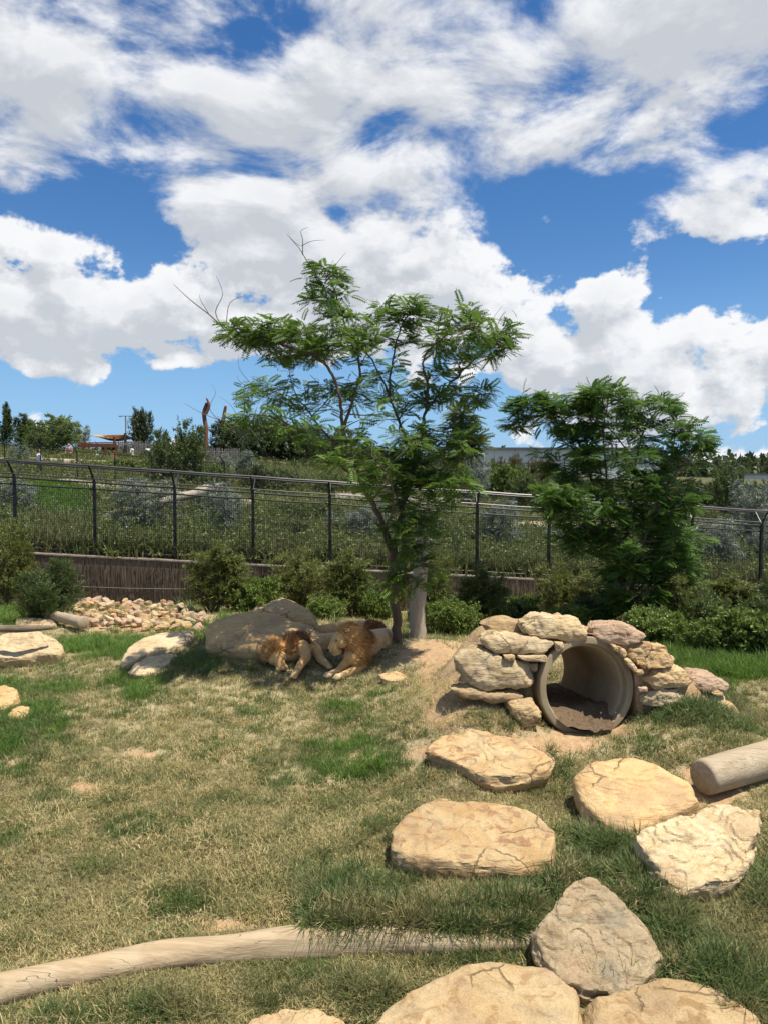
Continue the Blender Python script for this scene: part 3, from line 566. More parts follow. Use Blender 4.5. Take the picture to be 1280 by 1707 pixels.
# ================================================================ grass
def f_blade(c1, c2, c3, trans=.35, patch=1.3):
    def f(N, p):
        r = rnd(N); v = geo_pos(N); n1 = N.noise(v, patch, 3, .6); c = N.mix(r, c1, c2); c = N.mix(N.ss(n1, .42, .66), c, c3)
        tint = N.ss(N.noise(v, 38, 2), .3, .7, .55, 1.35); c = N.mix(1.0, c, N.comb(tint, tint, tint), 'MULTIPLY')
        N.l.new(c, p.inputs['Base Color']); tr = N.n.new('ShaderNodeBsdfTranslucent'); N.l.new(c, tr.inputs[0]); mx = N.n.new('ShaderNodeMixShader'); mx.inputs[0].default_value = trans
        N.l.new(p.outputs[0], mx.inputs[1]); N.l.new(tr.outputs[0], mx.inputs[2]); N.l.new(mx.outputs[0], N.n['Material Output'].inputs[0])
    return f
M_dry = mat('dry grass', f_blade((.66, .54, .30), (.44, .34, .16), (.38, .33, .14)), .7, .25)
M_dull = mat('dull grass', f_blade((.17, .195, .06), (.27, .27, .11), (.38, .33, .17)), .65, .25)
M_green = mat('green grass', f_blade((.10, .155, .035), (.16, .205, .06), (.22, .22, .09)), .6, .3)
M_lush = mat('lush grass', f_blade((.11, .21, .03), (.16, .26, .045), (.10, .17, .03)), .55, .35)
M_dark = mat('dark grass', f_blade((.08, .135, .035), (.15, .20, .06), (.24, .22, .09)), .5, .4)
def tuft(name, m, n, L, W_, rad, lean, rs_):
    r = np.random.default_rng(rs_); vs = []; fs = []
    for i in range(n):
        a = r.uniform(0, 6.283); d = r.uniform(0, 1) ** .5 * rad; p = np.array([math.cos(a) * d, math.sin(a) * d, -.01]); b = a + r.normal(0, 1.3); l = L * r.uniform(.5, 1.15); k = lean * r.uniform(.3, 1.3); w = W_ * r.uniform(.7, 1.2)
        dirh = np.array([math.cos(b), math.sin(b), 0]); side = np.array([-math.sin(b + r.normal(0, .6)), math.cos(b), 0]) * w / 2
        t1 = p + dirh * math.sin(k * .5) * l * .45 + np.array([0, 0, math.cos(k * .5) * l * .45]); k2 = min(k * 1.45, 2.5); t2 = t1 + dirh * math.sin(k2) * l * .55 + np.array([0, 0, math.cos(k2) * l * .55])
        j = len(vs); vs += [p - side, p + side, t1 + side * .8, t1 - side * .8, t2]; fs += [(j, j + 1, j + 2), (j, j + 2, j + 3), (j + 3, j + 2, j + 4)]
    me = npmesh(name, vs, fs); me.materials.append(m); return me
TUFTC = {}
def kinds(key, m, n, L, W_, rad, lean, cnt=4):
    c = bpy.data.collections.new('tufts_' + key)
    for i in range(cnt):
        o = bpy.data.objects.new('tuft_%s_%d' % (key, i), tuft('tuft', m, n, L, W_, rad, lean, hash(key) % 1000 * 0 + i * 17 + len(key))); c.objects.link(o)
    TUFTC[key] = c
kinds('straw', M_dry, 22, .125, .0060, .09, 1.5); kinds('dull', M_dull, 20, .10, .0058, .065, 1.15); kinds('green', M_green, 24, .10, .0045, .06, .8)
kinds('lush', M_lush, 26, .15, .006, .08, .7); kinds('dark', M_dark, 26, .25, .0095, .06, 1.05); kinds('strawlong', M_dry, 24, .2, .006, .08, 1.35); M_hg = mat('hill weeds', f_blade((.10, .135, .04), (.17, .20, .065), (.21, .205, .085), patch=.5), .7, .25); M_hd = mat('hill dry weeds', f_blade((.16, .165, .07), (.25, .225, .11), (.13, .14, .055), patch=.5), .7, .25)
kinds('far', M_hg, 16, .5, .03, .3, .7)
kinds('fardry', M_hd, 16, .5, .03, .3, .7)
def scatter(name, key, P, S, tilt=None, label=None):
    if len(P) == 0: return
    me = bpy.data.meshes.new(name); me.vertices.add(len(P)); me.vertices.foreach_set('co', np.asarray(P, np.float32).ravel())
    rot = np.zeros((len(P), 3)); rot[:, 2] = RNG.uniform(0, 6.283, len(P)); rot[:, 0] = RNG.normal(0, .12, len(P))
    if tilt is not None: rot = tilt
    vattr(me, 'rot', rot, 'FLOAT_VECTOR'); vattr(me, 'scl', S)
    o = bpy.data.objects.new(name, me); COL.objects.link(o)
    ng = bpy.data.node_groups.new(name + '_nodes', 'GeometryNodeTree'); ng.interface.new_socket('Geometry', in_out='INPUT', socket_type='NodeSocketGeometry'); ng.interface.new_socket('Geometry', in_out='OUTPUT', socket_type='NodeSocketGeometry')
    n = ng.nodes; l = ng.links; i_ = n.new('NodeGroupInput'); o_ = n.new('NodeGroupOutput'); ip = n.new('GeometryNodeInstanceOnPoints'); ci = n.new('GeometryNodeCollectionInfo')
    ci.inputs['Collection'].default_value = TUFTC[key]; ci.inputs['Separate Children'].default_value = True; ci.inputs['Reset Children'].default_value = True
    ra = n.new('GeometryNodeInputNamedAttribute'); ra.data_type = 'FLOAT_VECTOR'; ra.inputs['Name'].default_value = 'rot'; sa = n.new('GeometryNodeInputNamedAttribute'); sa.data_type = 'FLOAT'; sa.inputs['Name'].default_value = 'scl'
    e2 = n.new('FunctionNodeEulerToRotation'); l.new(ra.outputs['Attribute'], e2.inputs[0]); l.new(e2.outputs[0], ip.inputs['Rotation']); l.new(sa.outputs['Attribute'], ip.inputs['Scale'])
    l.new(i_.outputs[0], ip.inputs['Points']); l.new(ci.outputs[0], ip.inputs['Instance']); ip.inputs['Pick Instance'].default_value = True
    l.new(ip.outputs[0], o_.inputs[0]); md = o.modifiers.new('grass', 'NODES'); md.node_group = ng
    return tag(o, label, 'grass', kind='stuff')
def inpoly(x, y, poly):
    r = np.zeros(x.shape, bool); j = len(poly) - 1
    for i in range(len(poly)):
        xi, yi = poly[i]; xj, yj = poly[j]
        if yi != yj: r ^= ((yi > y) != (yj > y)) & (x < (xj - xi) * (y - yi) / (yj - yi) + xi)
        j = i
    return r
def keepout(x, y):
    bad = np.zeros(x.shape, bool)
    for P in SLABS: bad |= inpoly(x, y, P)
    lx = np.array([p[0] for p in LOGPTS]); ly = np.interp(x, lx, [p[1] for p in LOGPTS]); bad |= (np.abs(y - ly) < .075) & (x > lx[0]) & (x < lx[-1])
    ax = PIPE_C.x + (y - PIPE_C.y) * PIPE_AX.x; bad |= (np.abs(x - ax) < .62) & (y > PIPE_C.y - .12) & (y < PIPE_C.y + PIPE_L)
    # under the mound
    bad |= (np.abs(x - ax + .1) < 1.25) & (y > PIPE_C.y + .1) & (y < PIPE_C.y + PIPE_L)
    return bad
n0 = 92000
yy = (RNG.uniform(0, 1, n0) * (1 / 4.2 - 1 / 23.0) + 1 / 23.0) ** -1; xx = RNG.uniform(-1, 1, n0) * (1.0 + yy * .60)
m = yy < wall_y(xx) - .3; xx = xx[m]; yy = yy[m]; zz = gz(xx, yy); m = ~keepout(xx, yy); xx, yy, zz = xx[m], yy[m], zz[m]
zz += np.clip((22 - yy) / 3, 0, 1) * ((fbm(xx, yy, 1.1, 3) - .5) * .11 + (fbm(xx, yy, 5, 9) - .5) * .06)
qx, qy = proj(xx, yy, zz); so = field(SOIL, qx, qy); lu = field(LUSH, qx, qy); nz1 = fbm(xx, yy, 1.6, 21); nz2 = fbm(xx, yy, 5, 31); u = RNG.uniform(0, 1, len(xx))
so = so + .06 + (nz2 - .5) * .8 + (nz1 - .5) * .3; lu = lu * np.where(qy > 1330, .72, 1.0) + (nz1 - .5) * .9 + (nz2 - .5) * .35
keep = u > np.clip((so - .28) * 2.6, 0, .97); size = RNG.uniform(.5, 1.1, len(xx)) * (.75 + .8 * fbm(xx, yy, 3.5, 55)) * (1 + np.clip(yy - 9, 0, 12) * .05)
P3 = np.stack([xx, yy, zz], 1); u2 = RNG.uniform(0, 1, len(xx))
lu = lu + np.where(qx < 620, .10, .02) * np.clip((1450 - qy) / 200, 0, 1) + np.clip((nz1 - .45) * 1.2, 0, .35)
isl = keep & (lu > .80 + (u2 - .5) * .25); isg = keep & ~isl & (lu > .36 + (u2 - .5) * .5); rest = keep & ~isl & ~isg; isd = rest & (u2 < .70 - (nz1 - .5) * 1.4); iss = rest & ~isd
lu_near = 0
nearlush = isl & (qy > 1330)
scatter('lush_grass', 'lush', P3[isl & ~nearlush], size[isl & ~nearlush] * .95, label='bright green lush grass at the left and behind the stone tunnel')
scatter('green_grass', 'green', P3[isg], size[isg], label='mid green patches of mown grass across the lawn')
scatter('dull_grass', 'dull', P3[isd], size[isd], label='dull olive grass mixed through the dry lawn')
scatter('dry_grass', 'straw', P3[iss | (nearlush & (u2 < .3))], size[iss | (nearlush & (u2 < .3))], label='straw coloured dry clippings lying over the lawn')
# long dark tussocks round the lower boulders and over the log; (px, py, rx, ry, count, size, green share)
TUS = [(560,1500,60,46,150,1.0,.9),(660,1530,90,24,150,.9,.75),(780,1520,90,26,150,.9,.7),(870,1500,60,30,110,1.0,.8),(700,1560,150,6,110,.8,.75),(1010,1410,50,26,190,1.1,.95),(1075,1465,36,36,170,1.15,.95),(1115,1545,30,45,170,1.1,.9),(960,1455,50,26,90,.95,.8),
 (1240,1640,70,60,160,1.1,.9),(1265,1500,34,50,80,1.0,.8),(1180,1590,40,50,90,.95,.6),(1150,1180,70,22,330,.95,.8),(1090,1180,30,16,70,.8,.8),(1210,1185,30,16,90,.85,.7),(1240,1205,50,16,80,.8,.8),(1090,1195,40,12,50,.7,.7),(940,1300,26,40,80,.8,.5),(890,1325,40,14,50,.7,.35),(740,1290,50,16,60,.7,.35),(860,1205,40,14,50,.6,.5),(800,1195,40,10,30,.5,.4),
 (280,1690,70,20,60,.9,.9),(120,1700,80,12,40,.8,.8),(620,1665,50,24,80,.9,.7),(480,1660,60,10,40,.7,.4),(560,1640,60,14,60,.7,.5),(30,1200,60,45,120,.75,1.0),(100,1140,40,20,50,.55,.9),(270,1080,30,5,24,.45,.8),(330,1100,36,24,80,.6,.6),(300,1120,30,16,40,.5,.5),(380,1100,30,10,40,.55,.3),(400,1075,30,10,20,.5,.2),
 (1000,1395,40,8,30,.7,.7),(660,1475,90,10,80,.7,.55),(900,1450,30,24,50,.8,.7),(1100,1600,30,30,50,.8,.7),(700,1670,50,10,30,.6,.5),(440,1110,40,10,30,.5,.2)]
for key, flag in (('dark', 1), ('strawlong', 0)):
    PP = []; SS = []; TT = []
    for (cx, cy, rx, ry, cnt, s, gsh) in TUS:
        k = int(cnt * 1.5 * (gsh if flag else (1 - gsh) * .8 + .12))
        for _ in range(k):
            a_, b_ = cx + RNG.normal(0, .55) * rx, cy + RNG.normal(0, .55) * ry; h = hit(a_, b_)
            if keepout(np.array([h.x]), np.array([h.y]))[0]: continue
            PP.append((h.x, h.y, h.z)); SS.append(s * RNG.uniform(.6, 1.15) * (1 + max(h.y - 6, 0) * .02)); TT.append((RNG.normal(.35, .25), RNG.normal(0, .2), RNG.uniform(-.5, .5) if RNG.random() < .6 else RNG.uniform(0, 6.28)))
    FR = [(515,895,1548,1,.12),(520,900,1546,.7,.1),(905,975,1500,.9,.16),(990,1095,1530,.9,.16),(690,850,1612,.5,.04),(980,1110,1648,.8,.06),(1110,1235,1640,.9,.1),(640,930,1470,.6,.02),(1060,1140,1490,.6,.05),(420,600,1682,.5,.04)]
    for (x0, x1, yb, s, lift) in FR:
        for _ in range(int((x1 - x0) * .42 * (1 if flag else .55))):
            a_ = RNG.uniform(x0, x1); h = hit(a_, yb + RNG.normal(0, 7) + (math.sin(a_ * .02) * 6))
            PP.append((h.x, h.y + .05, h.z + lift * RNG.uniform(.6, 1.1))); SS.append(s * RNG.uniform(.7, 1.15)); TT.append((RNG.uniform(.6, 1.35), RNG.normal(0, .25), RNG.normal(0, .5)))
    lx = [p[0] for p in LOGPTS]
    for (x0, x1, dens, s) in ((-.62, 1.1, 120, 1.0), (-.60, .2, 30, .9), (.3, 1.15, 70, .9)):
        for _ in range(int(dens * (1 if flag else .5))):
            x_ = RNG.uniform(x0, x1); y_ = np.interp(x_, lx, [p[1] for p in LOGPTS]); r_ = np.interp(x_, lx, [p[2] for p in LOGPTS]); zc = np.interp(x_, lx, [p.z for p in LOGC])
            PP.append((x_, y_ + r_ * RNG.uniform(.1, .9), zc + r_ * .92)); SS.append(s * RNG.uniform(.6, 1.15)); TT.append((RNG.uniform(.9, 1.75), RNG.normal(0, .25), RNG.normal(0, .45)))
    scatter('long_grass' if flag else 'long_dry_grass', key, PP, SS, np.array(TT), 'long dark green grass drooping over the log and round the lower boulders' if flag else 'long dry grass stems hanging between the boulders')
# straw lying on the earth mound
k = 260; xs_ = PIPE_C.x + RNG.uniform(-2.3, -1.1, k); ys_ = RNG.uniform(8.9, 11.5, k)
scatter('mound_straw', 'straw', np.stack([xs_, ys_, gz(xs_, ys_) + .03], 1), RNG.uniform(.4, .9, k), label='scraps of straw scattered on the bare soil left of the tunnel')

mv = np.empty(len(MOUND.vertices) * 3, np.float32); MOUND.vertices.foreach_get('co', mv); mv = mv.reshape(-1, 3); rx_ = mv[:, 0] - PIPE_C.x; ok = (np.arange(len(mv)) // 61 % 2 == 0) & (rx_ > -2.3) & (rx_ < 2.2); ca = mv[ok]; ra_ = rx_[ok]
wt = np.where(ra_ < -1.5, 1.0, np.where(ra_ < -.9, .35, np.where(ra_ > .9, 1.0, .12))); pk = RNG.choice(len(ca), 900, p=wt / wt.sum()); Pm = ca[pk] + np.stack([RNG.normal(0, .06, 900), RNG.normal(0, .05, 900), np.full(900, -.01)], 1)
scatter('mound_grass', 'straw', Pm[:230], RNG.uniform(.4, 1.0, 230), label='dry grass scraps clinging to the bare earth mound'); scatter('mound_weeds', 'dull', Pm[760:], RNG.uniform(.4, 1.0, 140), label='olive grass tufts sprouting from the bare earth mound')

# ================================================================ foliage tools
def f_leaf(c1, c2, c3, trans=.35, rough=.5, sc=1.2):
    def f(N, p):
        v = geo_pos(N); a = attr(N, 'lv'); n1 = N.noise(v, sc, 3, .6)
        c = N.mix(N.ss(a, 0, 1, 0, 1, 'LINEAR'), c1, c2); c = N.mix(N.ss(n1, .45, .7), c, c3)
        N.l.new(c, p.inputs['Base Color']); tr = N.n.new('ShaderNodeBsdfTranslucent'); N.l.new(c, tr.inputs[0]); mx = N.n.new('ShaderNodeMixShader'); mx.inputs[0].default_value = trans
        N.l.new(p.outputs[0], mx.inputs[1]); N.l.new(tr.outputs[0], mx.inputs[2]); N.l.new(mx.outputs[0], N.n['Material Output'].inputs[0])
    return f
def leafmat(name, *c, **k): return mat(name, f_leaf(*c, **k), .5, .4)
L_loc = leafmat('locust leaves', (.06, .125, .02), (.16, .25, .04), (.12, .20, .03), trans=.45)
L_loc2 = leafmat('dark locust leaves', (.055, .12, .022), (.14, .235, .04), (.09, .17, .03), trans=.45)
L_olive = leafmat('fine olive leaves', (.09, .115, .025), (.20, .215, .05), (.14, .165, .04))
L_con = leafmat('dark shrub leaves', (.05, .08, .02), (.10, .14, .035), (.07, .10, .03))
L_bright = leafmat('bright shrub leaves', (.09, .15, .025), (.22, .28, .06), (.15, .21, .04))
L_grey = leafmat('grey green leaves', (.13, .16, .12), (.26, .29, .23), (.17, .20, .14), trans=.2)
L_mid = leafmat('mid green leaves', (.07, .11, .03), (.15, .19, .055), (.11, .14, .04))
L_pine = leafmat('distant green leaves', (.045, .065, .025), (.085, .11, .04), (.06, .08, .03))
L_rust = leafmat('reddish leaves', (.12, .10, .04), (.20, .14, .06), (.10, .11, .035))
L_flow = leafmat('pale flower heads', (.55, .5, .4), (.75, .7, .6), (.6, .45, .35))
def f_bark(c1, c2, sc=1):
    def f(N, p):
        v = coords(N); g1 = N.noise(N.v('MULTIPLY', v, (22 * sc, 22 * sc, 4 * sc)), 1.0, 5, .65, .5); g2 = N.noise(v, 6 * sc, 4, .6)
        N.l.new(N.mix(N.m('MULTIPLY_ADD', g1, .7, N.m('MULTIPLY', g2, .3)), c1, c2), p.inputs['Base Color']); N.l.new(N.bump(g1, .8, .02), p.inputs['Normal'])
    return f
B_dark = mat('dark bark', f_bark((.05, .035, .025), (.17, .12, .085)), .9, .15); B_grey = mat('grey bark', f_bark((.22, .18, .135), (.50, .43, .33), .8), .9, .15); B_twig = mat('twig bark', f_bark((.09, .07, .05), (.20, .155, .11)), .9, .15)

def place(tv, tf, P, D, U, S):
    """copies of a template (verts tv, faces tf) at P, x axis along D, z near U, size S"""
    D = D / (np.linalg.norm(D, axis=1, keepdims=True) + 1e-9); Sd = np.cross(U, D); Sd /= (np.linalg.norm(Sd, axis=1, keepdims=True) + 1e-9); Z = np.cross(D, Sd)
    V = P[:, None] + S[:, None, None] * (tv[None, :, 0:1] * D[:, None] + tv[None, :, 1:2] * Sd[:, None] + tv[None, :, 2:3] * Z[:, None])
    n = len(tv); Fc = tf[None] + (np.arange(len(P)) * n)[:, None, None]; return V.reshape(-1, 3), Fc.reshape(-1, tf.shape[1])
def frond(pairs=8, ll=.34, lw=.145, droop=.55):
    vs = []; fs = []
    for i in range(pairs):
        t = (i + .7) / pairs; x = t; z = -droop * t * t * .5; l = ll * (1 - .35 * abs(t - .4)); 
        for s in (-1, 1):
            j = len(vs); dx = .35; vs += [(x, 0, z), (x + l * dx * .5 - lw * .4, s * l * .5, z - .02), (x + l * dx, s * l, z - .06), (x + l * dx * .5 + lw * .6, s * l * .5, z - .02)]; fs.append((j, j + 1, j + 2, j + 3))
    j = len(vs); z = -droop * .5; vs += [(1, 0, z), (1.12, .05, z - .05), (1.26, 0, z - .1), (1.12, -.05, z - .05)]; fs.append((j, j + 1, j + 2, j + 3))
    return np.array(vs), np.array(fs)
def leafq(n=1, w=.4, fold=.1, curve=.15):
    return np.array([(0, 0, 0), (.45, w / 2, fold), (1, 0, -curve), (.45, -w / 2, fold)], float), np.array([(0, 1, 2, 3)])
def sprig(k=5, w=.32, seed=0, spread=1.0):
    r = np.random.default_rng(seed); vs = []; fs = []; tv, _ = leafq(w=w)
    for i in range(k):
        a = r.uniform(0, 6.283); t = i / k * .7; d = np.array([1.0, math.cos(a) * spread, math.sin(a) * spread]); d /= np.linalg.norm(d)
        V, _f = place(tv, np.array([(0, 1, 2, 3)]), np.array([[t, 0, 0]]), d[None], np.array([[r.normal(), r.normal(), 1.]]), np.array([.5])); j = len(vs); vs += list(V); fs.append((j, j + 1, j + 2, j + 3))
    return np.array(vs), np.array(fs)
def leafmesh(name, tmpl, P, D, S, m, seed=0):
    r = np.random.default_rng(seed + 5); tv, tf = tmpl; U = np.tile([0., 0., 1.], (len(P), 1)) + r.normal(0, .45, (len(P), 3)); V, Fc = place(tv, tf, P, D, U, S)
    me = npmesh(name, V, Fc); lv = np.repeat(r.uniform(0, 1, len(P)), len(tv)); vattr(me, 'lv', lv); me.materials.append(m); return me
def curve_pts(p0, p1, bend, n=6, sag=0):
    return [p0.lerp(p1, t) + bend * (4 * t * (1 - t)) + Vector((0, 0, -sag * t * t)) for t in [i / n for i in range(n + 1)]]
def smooth_line(P, sub=5):
    res = []
    for i in range(len(P) - 1):
        p0 = P[max(i - 1, 0)]; p1 = P[i]; p2 = P[i + 1]; p3 = P[min(i + 2, len(P) - 1)]
        for k in range(sub):
            t = k / sub; res.append(.5 * ((2 * p1) + (p2 - p0) * t + (2 * p0 - 5 * p1 + 4 * p2 - p3) * t * t + (3 * p1 - p0 - 3 * p2 + p3) * t ** 3))
    return res + [P[-1]]
def tree(label, base, limbs, blobs, nt, fr, leaf_m, bark_m, seed, frond_s=.17, name='locust_tree', per=5, tw=.006, dead=(), group=None, tmpl=None):
    """limbs: list of (points, r0, r1); blobs: crown masses (centre, radii, weight)"""
    r = np.random.default_rng(seed); root = empty(name, base, label, 'tree', group); tb = MB(); nodes = []; nr = []
    for (P, r0, r1) in limbs:
        L = smooth_line(P, 6); k = len(L); L = [p + Vector((r.normal(), r.normal(), r.normal())) * min(r0, .05) * .25 * (1 if 0 < i < k - 1 else 0) for i, p in enumerate(L)]; R_ = [r0 + (r1 - r0) * (i / (k - 1)) ** .8 for i in range(k)]; tb.tube(L, R_, 9); nodes += L; nr += R_
    NP = np.array([tuple(p) for p in nodes]); trunk_top = base.z
    bb = MB(); Pl = []; Dl = []; Sl = []; tot = sum(b[2] for b in blobs); segs = []
    for (c, rad, wgt) in blobs:
        k = int(nt * wgt / tot); c = np.array(c); rad = np.array(rad)
        for _ in range(k):
            d = r.normal(size=3); d /= np.linalg.norm(d); q = c + d * rad * r.uniform(.35, 1.05) ** .6
            dd = NP - q; dist = np.linalg.norm(dd, axis=1) + np.maximum(dd[:, 2], 0) * .6; j = int(np.argmin(dist * r.uniform(.85, 1.15, len(dist)))); p0 = Vector(NP[j]); p1 = Vector(q)
            bend = Vector((r.normal(), r.normal(), r.normal() - .3)) * (p1 - p0).length * .08; L = curve_pts(p0, p1, bend, 5); ln = (p1 - p0).length
            rr0 = min(nr[j] * .55, .006 + ln * .014); bb.tube(L, [rr0 * (1 - i / 5) + tw * .6 for i in range(6)], 4, cap=False)
            if ln > .5: # side twigs grow from this one next
                NP = np.concatenate([NP, np.array([tuple(L[3]), tuple(L[4])])]); nr += [rr0 * .5, rr0 * .4]
            for _k in range(per):
                t = r.uniform(.45, 1.0); i = min(int(t * 5), 4); p = L[i].lerp(L[i + 1], t * 5 - i); tv = (L[i + 1] - L[i]).normalized(); o_ = Vector((r.normal(), r.normal(), r.normal() * .5 + .1)).normalized(); D = (tv * .6 + o_).normalized(); D.z *= .55
                s_ = frond_s * r.uniform(.5, 1.35); off = o_ * r.uniform(0, .10)
                Pl.append(tuple(p + off)); Dl.append(tuple(D)); Sl.append(s_)
    for (P, r0) in dead: bb.tube(smooth_line(P, 4), [r0 * (1 - .75 * i / (len(P) * 4 - 4)) for i in range(len(P) * 4 - 3)], 5)
    link('trunk', tb.mesh('trunk'), bark_m, root, True); link('branches', bb.mesh('branches'), B_twig, root, True)
    link('crown', leafmesh('crown', tmpl or frond(), np.array(Pl), np.array(Dl), np.array(Sl), leaf_m, seed), None, root); return root
def W3(L, Y, dy=0):  # photo polyline at its distance, third value moves it nearer or farther
    return [wp(a[0], a[1], Y + (a[2] if len(a) > 2 else 0)) for a in L]
def BL(L, Y):  # crown masses
    res = []
    for (a, b, rx, ry, dy, dr, w_) in L:
        y = Y + dy; res.append((tuple(wp(a, b, y)), (rx * y / F, dr, ry * y / F), w_))
    return res
# ---------------------------------------------------------------- big tree
Y = hit(658, 1072).y; base = hit(660, 1068)
limbs = [(W3([(662,1072),(661,1020),(656,960),(655,915)], Y), .088, .07),
 (W3([(655,920),(640,880,.0),(618,835,-.1),(600,800,-.15),(585,760,-.2),(572,715,-.3),(566,660,-.4),(545,610,-.5),(500,585,-.6),(440,565,-.7),(385,545,-.75)], Y), .055, .012),
 (W3([(655,925),(662,880,.1),(672,840,.15),(690,790,.2),(702,730,.25),(708,690,.3),(735,655,.4),(790,600,.4),(830,565,.5)], Y), .05, .012),
 (W3([(572,715,-.3),(590,660,-.2),(600,610,-.1),(575,540,0),(560,490,.05),(545,450,.1)], Y), .03, .009),
 (W3([(690,790,.2),(672,720,.3),(650,660,.4),(655,600,.5),(670,540,.5),(690,520,.5)], Y), .03, .009),
 (W3([(600,800,-.15),(560,770,-.5),(520,735,-.8),(470,700,-1.1),(420,690,-1.2)], Y), .026, .007),
 (W3([(708,690,.3),(712,640,.2),(705,600,-.1),(740,560,-.3),(790,545,-.4)], Y), .026, .008),
 (W3([(585,760,-.2),(540,720,.3),(500,670,.7),(450,650,.9)], Y), .024, .007),
 (W3([(655,925),(640,890,-.2),(655,850,-.5),(650,800,-.8),(620,760,-1.0)], Y), .025, .008),
 (W3([(735,655,.4),(780,660,.5),(820,655,.6)], Y), .018, .006),
 (W3([(650,660,.4),(620,600,.9),(590,560,1.2),(600,520,1.3)], Y), .02, .007)]
blobs = BL([(430,552,62,26,-.7,.5,1.0),(490,575,75,36,-.5,.8,1.3),(548,478,44,38,.1,.4,.7),(560,560,85,42,0,.9,1.3),(640,545,70,42,.5,.7,.9),(690,520,40,28,.5,.4,.5),(775,562,60,34,0,.7,1.2),(825,578,32,24,.5,.4,.5),
 (735,640,50,36,.3,.7,.7),(640,640,90,45,.3,1.0,1.1),(500,660,75,28,.3,.8,.6),(430,655,40,22,.8,.4,.4),(440,708,50,30,-1.1,.4,.35),(510,720,60,34,-.6,.7,.35),(655,740,80,50,-.1,1.1,1.3),(720,760,70,55,.2,.9,1.4),(780,700,38,50,.5,.5,.35),
 (560,765,40,16,-.9,.4,.25),(690,820,58,50,.1,.6,1.2),(680,890,45,40,-.1,.4,.8),(690,950,38,34,-.2,.3,.5),(655,975,30,30,-.3,.25,.25),(745,800,40,40,-.3,.5,.5),(620,800,34,24,-.8,.4,.3),(805,655,22,22,.6,.2,.25),(860,545,14,10,.5,.15,.15),(770,520,30,16,.3,.3,.25)], Y)
def fwd(p, k): y = p[1]; return Vector((p[0] * (1 - k / y), y - k, CAMZ + (p[2] - CAMZ) * (1 - k / y)))
blobs = [(tuple(fwd(c, .65)), r, w) for c, r, w in blobs]
limbs = [([fwd(p, .7 * min(max((p[2] - .9) / 2.2, 0), 1)) for p in P_], a_, b_) for P_, a_, b_ in limbs]
dead = [(W3([(372,546,-.75),(350,525,-.75),(318,500,-.75),(290,474,-.75)], Y), .014), (W3([(372,546,-.75),(360,520,-.7),(372,490,-.7),(361,460,-.7)], Y), .010), (W3([(378,540,-.75),(384,505,-.7),(410,492,-.7)], Y), .008), (W3([(350,525,-.75),(335,500,-.7),(334,490,-.7)], Y), .007),
 (W3([(535,470,.1),(515,440,.1),(500,415,.1),(478,390,.1)], Y), .012), (W3([(505,425,.1),(505,400,.1),(502,385,.1),(514,379,.1)], Y), .009), (W3([(503,410,.1),(520,402,.1),(542,400,.1)], Y), .007), (W3([(555,450,.1),(565,435,.1),(578,420,.1)], Y), .007), (W3([(500,410,.1),(488,400,.1),(480,385,.1)], Y), .005),
 (W3([(815,550,.5),(822,530,.5),(838,508,.5)], Y), .007), (W3([(735,560,.2),(740,545,.2),(738,518,.2)], Y), .005), (W3([(420,640,.8),(400,615,.8),(398,590,.8)], Y), .006), (W3([(440,650,.9),(405,640,.8),(395,625,.8)], Y), .007), (W3([(430,700,-1.1),(380,702,-1.2),(340,690,-1.2),(308,672,-1.2)], Y), .009), (W3([(365,700,-1.2),(350,680,-1.2),(360,655,-1.2),(352,640,-1.2)], Y), .006), (W3([(400,700,-1.2),(385,675,-1.2),(366,660,-1.2)], Y), .005)]
dead = [([fwd(p, .7) for p in P_], r_) for P_, r_ in dead]
tree('tall feathery leaved tree with a leaning forked trunk, standing beside the lions', base, limbs, blobs, 800, None, L_loc, B_dark, 11, frond_s=.19, per=7, dead=dead)
# ---------------------------------------------------------------- second tree
b2 = hit(1045, 1047); Y = b2.y
limbs = [(W3([(1046,1050),(1042,1000),(1035,960)], Y), .09, .07), (W3([(1038,970),(1020,910),(1000,860,.1),(985,800,.1),(965,740,.1),(930,695,.1),(880,675,.1)], Y), .05, .01), (W3([(1036,965),(1040,900,.2),(1050,840,.3),(1060,770,.3),(1075,710,.3),(1100,680,.3)], Y), .05, .01),
 (W3([(1046,1000),(1060,950,-.3),(1080,880,-.5),(1105,820,-.6),(1140,770,-.6),(1165,740,-.6)], Y), .04, .01), (W3([(1030,940),(1000,900,-.4),(960,860,-.7),(920,830,-.8)], Y), .03, .008), (W3([(1000,860,.1),(1010,790,-.2),(1005,720,-.3),(1015,660,-.3)], Y), .028, .008), (W3([(1060,770,.3),(1020,720,.7),(985,680,.8)], Y), .02, .007), (W3([(1046,1010),(1085,970,.2),(1120,900,.5),(1150,850,.6)], Y), .03, .008)]
blobs = BL([(890,678,46,24,.1,.4,.6),(950,700,60,40,.1,.7,1),(1010,665,50,28,-.2,.6,.8),(1080,690,60,34,.3,.6,.9),(1145,735,36,40,-.5,.5,.5),(940,770,48,36,0,.6,.7),(1030,760,100,60,0,1.0,1.8),(1100,830,70,55,-.3,.8,1.4),(980,850,70,50,-.4,.8,1.1),(930,830,40,26,-.7,.5,.5),(1050,900,90,55,-.2,.9,1.9),(1120,920,60,60,.2,.7,1.3),(1060,975,80,38,-.2,.7,1.2),(1120,980,50,35,.1,.5,.7),(960,900,30,30,-.5,.4,.4),(1170,740,14,14,-.5,.2,.2),(1030,1010,40,20,-.3,.3,.4),(860,700,20,20,.1,.2,.2)], Y)
tree('broad dark feathery leaved tree with foliage down to its base, behind the stone tunnel', b2, limbs, blobs, 850, None, L_loc2, B_dark, 23, frond_s=.22, per=10)
